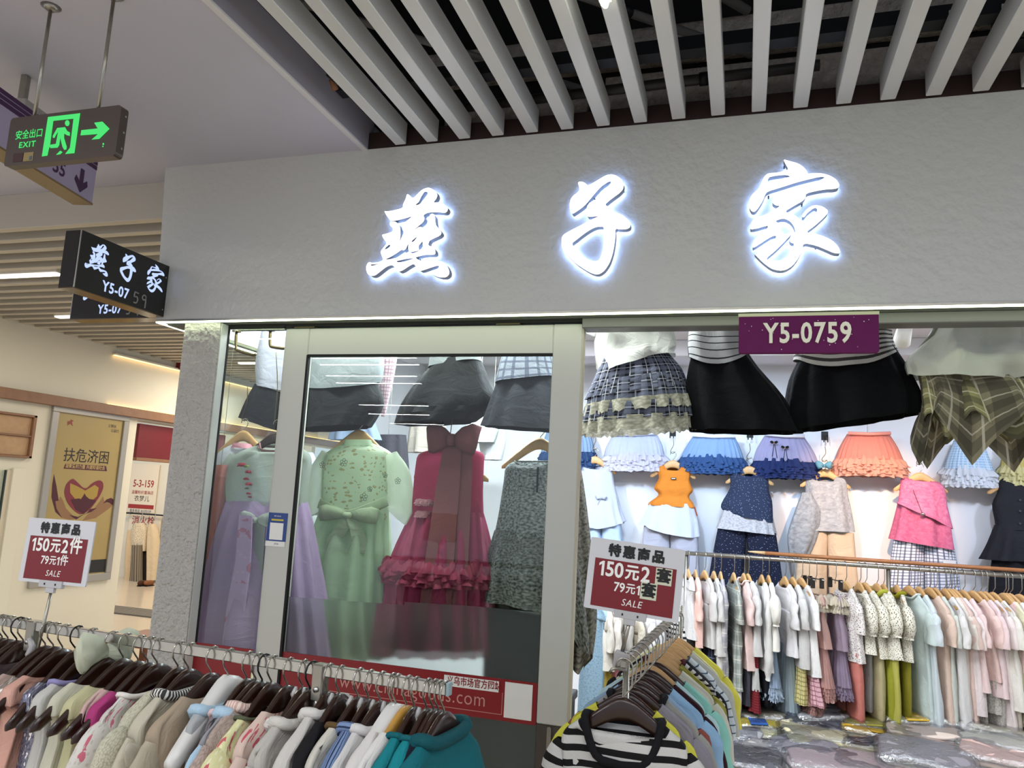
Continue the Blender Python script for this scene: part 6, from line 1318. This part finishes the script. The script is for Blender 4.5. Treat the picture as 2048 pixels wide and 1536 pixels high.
# black vest
bhang('light hanger of the black vest at right on back wall', 2030, 950)
o = out_root('hanging_outfit', 'black buttoned vest with black wide skirt at right on back wall', 'outfit', 2025, 1010, BY, OG)
bk1 = P('#1b1c22'); bk2 = P('#121319')
pl_('underskirt', [((1985, 1110), (2072, 1112)), ((1978, 1160), (2080, 1160)), ((1974, 1215), (2086, 1215))], BY, [.06, .07, .08], bk2, o, 36, pl=6, amp=(.001, .01))
pl_('skirt', [((1990, 1050), (2068, 1052)), ((1978, 1085), (2078, 1085)), ((1962, 1118), (2090, 1124))], BY, [.065, .085, .10], bk1, o, 56, pl=9, amp=(.002, .018))
pl_('body', [((2012, 955), (2050, 957)), ((1998, 962), (2066, 966)), ((1995, 985), (2066, 988)), ((1985, 1008), (2070, 1010)), ((1990, 1040), (2068, 1042)), ((1992, 1058), (2068, 1062))], BY, [.02, .045, .055, .065, .065, .075], bk1, o, 40, pl=3, amp=(0, .003), scoop=.05)
for y in (1000, 1022, 1047):
    c = at(2040, y, Y=BY-.072); wpart('button', tube([c, c+Vector((0, -.004, 0))], .007, 10, ref=(0, 0, 1)), P('#3a3b42'), o)
# little blue cap lying over the silver hanger
o = out_root('hair_bow', 'small teal blue hair bow clipped above the silver grey top', 'hair bow', 1648, 932, BY-.06, None)
bow_parts(o, (0, 0, 0), .09, .05, P('#5a8a9c'), .02)
# pegs on the back wall
for i, (px, py) in enumerate(((1345, 872), (1500, 875), (1650, 880), (1190, 868), (1840, 900))):
    pg = thing('wall_peg', 'small black double peg on back wall above the %s outfit' % ('orange', 'navy', 'silver grey', 'white peplum', 'raspberry pink')[i], 'peg', at(px, py, Y=5.6), 0, 'black wall pegs')
    for s in (-.012, .012): mk('prong', tube([(s, .02, .03), (s, -.04, .03), (s, -.06, .0), (s, -.055, -.02)], .004, 6, ref=(1, 0, 0)), M_blk, pg, True)
    mk('plate', box(-.022, .022, .014, .02, .0, .06, .002), M_blk, pg)
# ------------------------------------------------------------------ clothes between the door and the right rack
SA, SB = Vector((-.95, 4.35, 1.20)), Vector((at(1340, 1300, Y=4.35).x, 4.35, 1.20))
rk4 = thing('clothes_rack', 'short steel rail of childrens sets behind the price card', 'rack', (-.6, 4.35, 0))
wpart('rail', tube([SA-Vector((0, 0, .011)), SB-Vector((0, 0, .011))], .011, 10, ref=(0, 0, 1)), M_steel, rk4, True)
for q in (SA, SB): wpart('upright', tube([(q.x, q.y, q.z), (q.x, q.y, 0)], .011, 10, ref=(1, 0, 0)), M_steel, rk4, True)
for i, (px, lab, st_) in enumerate((
    (1195, 'light blue crochet dress beside the mottled dress', dict(m=P('#9db8c9', pat='lace', c2='#7d9cb3'), L=.9, sl='none', hem=.2)),
    (1210, 'white top over mustard yellow trousers behind the price card', dict(m=P('#d9d3c9'), L=.34, sl='short', bot=('pants', P('#a08a3c'), .3, .085))),
    (1228, 'white top over rose pink trousers behind the price card', dict(m=P('#d3ccc4'), L=.32, sl='short', bot=('pants', P('#c47d84'), .34, .085))),
    (1246, 'pale grey jacket hanging behind the price card', dict(m=P('#b9b5b0'), L=.4, sl='long', bot=('pants', P('#8d8a8c'), .3, .085))),
    (1262, 'cream cardigan over slate blue trousers behind the card', dict(m=P('#cfc6b6', pat='lace', c2='#b0a796'), L=.34, sl='short', bot=('pants', P('#454c66'), .32, .085))),
    (1290, 'white blouse under the lower edge of the price card', dict(m=P('#dcdadb'), L=.42, sl='short')),
    (1308, 'soft grey blouse right of the white one behind card', dict(m=P('#c4c3c6'), L=.42, sl='short')),
    (1335, 'black and white striped tee behind right rack and card', dict(m=P('#d5d3d0', pat='hstripe', c2='#1c1c22', s=.8), L=.46, sl='long')))):
    p = on_line(SA, SB, px); jz = (0, 0, -pi/2+rad(rj.uniform(20, 36)))
    hanger('light hanger carrying the %s' % ' '.join(lab.split()[:9]), p, jz, 'l', 'c', 'hangers on the short inner rail', .128, .055)
    hung('garment_set', lab, 'clothes set', p, jz, 'garments on the short inner rail', hd=.022, n=20, drop=.055, **st_)
# ------------------------------------------------------------------ bagged stock on a low platform
pf = thing('stock_platform', 'low pale platform under the heap of bagged clothes', 'platform', (.9, 4.55, 0))
mk('top', box(-.75, 1.6, -.75, 1.0, .05, .09, .004), M_cream, pf); mk('plinth', box(-.7, 1.55, -.7, .95, 0, .05), M_frame, pf)
def pillow(w, d, h, seed, n=20, m=9, wr=.010, e=.55):
    V = []; F = []
    for i in range(m+1):
        f = -pi/2+pi*i/m; cf, sf = cos(f), sin(f); cf = abs(cf)**e; sf = math.copysign(abs(sf)**.8, sf)
        for j in range(n):
            q = 2*pi*j/n; c, s = cos(q), sin(q)
            p = Vector((w/2*cf*math.copysign(abs(c)**.4, c), d/2*cf*math.copysign(abs(s)**.4, s), h/2*sf))
            k = noise.noise(p*9+Vector((seed, seed*.7, 0)))*wr*1.4+noise.noise(p*24+Vector((0, seed, 0)))*wr
            V.append(p+Vector((k*.6, k*.6, k)))
    for i in range(m):
        for j in range(n):
            k = (j+1) % n; F.append((i*n+j, i*n+k, (i+1)*n+k, (i+1)*n+j))
    return [V, F, [None]*len(F)]
M_film = film('bag_film'); M_film2 = film('bag_film_milky', (.78, .78, .80, 1), .2, .22)
BG = 'bagged clothes heaped on the low platform'
BAGS = [  # px, py of the bag centre, Y, width, depth, height, yaw, colour, pattern, label
 (1468, 1405, 5.15, .20, .3, .16, 10, '#8f8436', None, 'olive yellow bagged garment at the back left of the heap'),
 (1448, 1428, 4.9, .2, .3, .09, -14, '#a7a3a6', None, 'crinkled grey bag below the olive one at far left'),
 (1535, 1402, 5.2, .34, .3, .08, 4, '#8d8377', None, 'taupe folded stack in bag at back of the heap'),
 (1530, 1428, 5.0, .36, .3, .06, -3, '#a39c86', None, 'beige folded garments bagged under the taupe stack'),
 (1530, 1446, 4.9, .36, .3, .06, 8, '#b9b03f', 'mix', 'bag with yellow, blue and green clothes showing'),
 (1530, 1462, 4.8, .38, .3, .05, 5, '#d0c9a0', None, 'cream garment bag below the multicoloured one'),
 (1632, 1410, 5.2, .34, .3, .10, -8, '#6f6a70', None, 'grey mauve bag with peach card at back middle'),
 (1640, 1430, 5.0, .36, .3, .06, 18, '#c9c6c6', None, 'white grey folded bag sloping at back middle'),
 (1632, 1449, 4.9, .38, .3, .08, -4, '#4a4a52', None, 'dark charcoal bag with shiny creases in the middle'),
 (1640, 1468, 4.75, .46, .32, .06, 3, '#d3c9a4', None, 'wide cream folded bag in middle of heap'),
 (1650, 1484, 4.65, .44, .3, .05, 8, '#cfc39c', None, 'lower cream bag under the wide cream one'),
 (1730, 1420, 5.15, .32, .3, .1, -5, '#c4bcb9', None, 'pale bag with rust red print near inner rail upright'),
 (1738, 1446, 4.95, .32, .3, .07, 6, '#3f3a4a', 'olive', 'dark violet and olive bag right of the middle'),
 (1745, 1466, 4.85, .36, .3, .06, -3, '#22252e', 'mustard', 'black bag stack with mustard patch in the middle right'),
 (1750, 1484, 4.7, .36, .3, .05, 4, '#1f2a3c', None, 'glossy navy black bag below the mustard patched one'),
 (1760, 1502, 4.6, .38, .3, .05, 2, '#d8cba2', None, 'pale straw bag under the navy black stack'),
 (1470, 1470, 4.7, .34, .34, .08, -8, '#a9a8ac', None, 'silver grey shiny bag at left beside right rack'),
 (1480, 1500, 4.5, .38, .34, .06, 6, '#8e8d91', None, 'grey bag under the silver one at left of heap'),
 (1490, 1520, 4.3, .4, .34, .06, -4, '#55565c', None, 'dark grey striped looking bag at lower left of heap'),
 (1560, 1515, 4.4, .4, .34, .06, 10, '#b9b4b0', None, 'pale grey bag at lower middle left of heap'),
 (1600, 1500, 4.5, .38, .3, .07, -28, '#a29ca3', None, 'mauve grey bag slanting forward in lower middle'),
 (1660, 1525, 4.3, .44, .34, .05, 6, '#c2aeb0', None, 'dusty rose bag at bottom middle of heap'),
 (1735, 1528, 4.35, .36, .34, .05, -4, '#bda6a4', None, 'pinkish bag below the straw coloured bag'),
 (1838, 1440, 5.0, .42, .34, .10, 4, '#cfcab4', None, 'large ivory bag with yellow mark right of upright'),
 (1850, 1466, 4.8, .42, .32, .05, -6, '#d9c6ba', None, 'blush folded bag under the ivory one'),
 (1860, 1482, 4.7, .42, .32, .045, 3, '#cda99d', None, 'salmon pink folded bag under the blush one'),
 (1850, 1512, 4.4, .46, .38, .07, -6, '#8f898e', None, 'large grey mauve bag at bottom right of heap'),
 (1985, 1465, 4.95, .40, .34, .10, -14, '#c5bda4', None, 'cream bag with lettering print at far right'),
 (2000, 1490, 4.7, .42, .32, .06, -10, '#d6d0c2', None, 'white cream bag with beaded edge at far right'),
 (2010, 1515, 4.5, .44, .34, .06, -16, '#d9b5aa', None, 'peach pink bag at the bottom right corner'),
]
for i, (px, py, Y, w, d, h, yw, c, pat, lab) in enumerate(BAGS):
    p = at(px, py, Y=Y); o = thing('bagged_garment', lab, 'bagged clothes', p, (rad(rj.uniform(-4, 8)), rad(rj.uniform(-5, 5)), rad(yw)), BG)
    fm = P(c)
    nl = max(1, int(h/.025))
    for k in range(nl):
        hh = h/nl; mk('folded_garment', move(pillow(w*.9, d*.88, hh*1.05, i*3.1+k, 20, 6, .006, .35), (rj.uniform(-.008, .008), rj.uniform(-.008, .008), -h/2+hh*(k+.5))), fm if not (pat and k % 2 == 1) else P({'mix': '#c9b23a', 'olive': '#8f8a3c', 'mustard': '#c29a2c'}[pat]), o, True)
    if pat or i in (6, 11, 23):
        cc = {'mix': '#2f5aa0', 'olive': '#9a9440', 'mustard': '#c99f2a'}.get(pat) or {6: '#cf9f86', 11: '#8a4536', 23: '#dcb23a'}[i]
        mk('patch', move(box(-w*.14, w*.12, -d*.46, -d*.1, 0, .004), (rj.uniform(-.05, .05), 0, h*.5)), P(cc), o)
    mk('plastic_bag', pillow(w, d, h*1.28, i*1.7+9, 26, 10, .012, .4), M_film if i % 3 else M_film2, o, True)
# ------------------------------------------------------------------ clothes of the far shop seen past the column
FY = 10.15
for i, (rows, c, pat, lab) in enumerate((([((258, 1060), (268, 1060)), ((252, 1100), (272, 1100)), ((250, 1165), (274, 1165))], '#d9c09a', None, 'beige coat at left of the far shop display'),
    ([((272, 1046), (286, 1046)), ((264, 1062), (294, 1062)), ((266, 1105), (292, 1102))], '#e3d2b4', 'dots', 'dotted cream blouse in the far shop display'),
    ([((266, 1090), (284, 1090)), ((262, 1165), (284, 1165))], '#8c8270', 'vstripe', 'grey striped trousers in the far shop display'),
    ([((284, 1095), (296, 1092)), ((284, 1168), (300, 1165))], '#2a2520', None, 'black trousers in the far shop display'),
    ([((300, 1048), (310, 1048)), ((296, 1080), (318, 1080)), ((296, 1160), (316, 1160))], '#dcc6a2', None, 'long sand coloured dress in the far shop display'))):
    yy = FY-.06*(i % 3); o = out_root('hanging_garment', lab, 'clothes', rows[0][0][0], rows[0][0][1], yy, 'clothes of the far shop')
    pl_('body', rows, yy, .06, P(c, pat=pat, c2='#4a3a30', s=2.0) if pat else P(c), o, 28, pl=5, amp=(.002, .01))
    t_ = at((rows[0][0][0]+rows[0][1][0])/2, rows[0][0][1], Y=yy); wpart('hook', tube([t_, t_+Vector((0, .05, .16))], .005, 5), M_hook, o)
o = thing('clothes_rail', 'thin dark rail above the far shop clothes', 'rail', (at(285, 1028, Y=10.2))); mk('bar', tube([(-.6, 0, 0), (.9, 0, 0)], .012, 8, ref=(0, 0, 1)), M_dark, o, True)
mk('bracket', box(-.3, -.28, 0, .1, -.01, .01), M_dark, o); mk('bracket', box(.5, .52, 0, .1, -.01, .01), M_dark, o)
for i, x in enumerate((285, 297)):
    p_ = at(x, 1172, Z=.0); o = thing('shoe', 'tan shoe on the far shop floor' if i else 'dark shoe on the far shop floor beside tan one', 'shoe', (p_.x, p_.y, 0)); mk('upper', pillow(.07, .17, .075, i+2, 14, 7, .003, .6), P('#4a2f22' if not i else '#8a5a3a'), o, True, (0, 0, .045)); mk('sole', box(-.034, .034, -.083, .083, 0, .014, .003), c_blk, o)
dup = {k: v for k, v in LABELS.items() if v > 1}
if dup: print('DUPLICATE LABELS', dup)
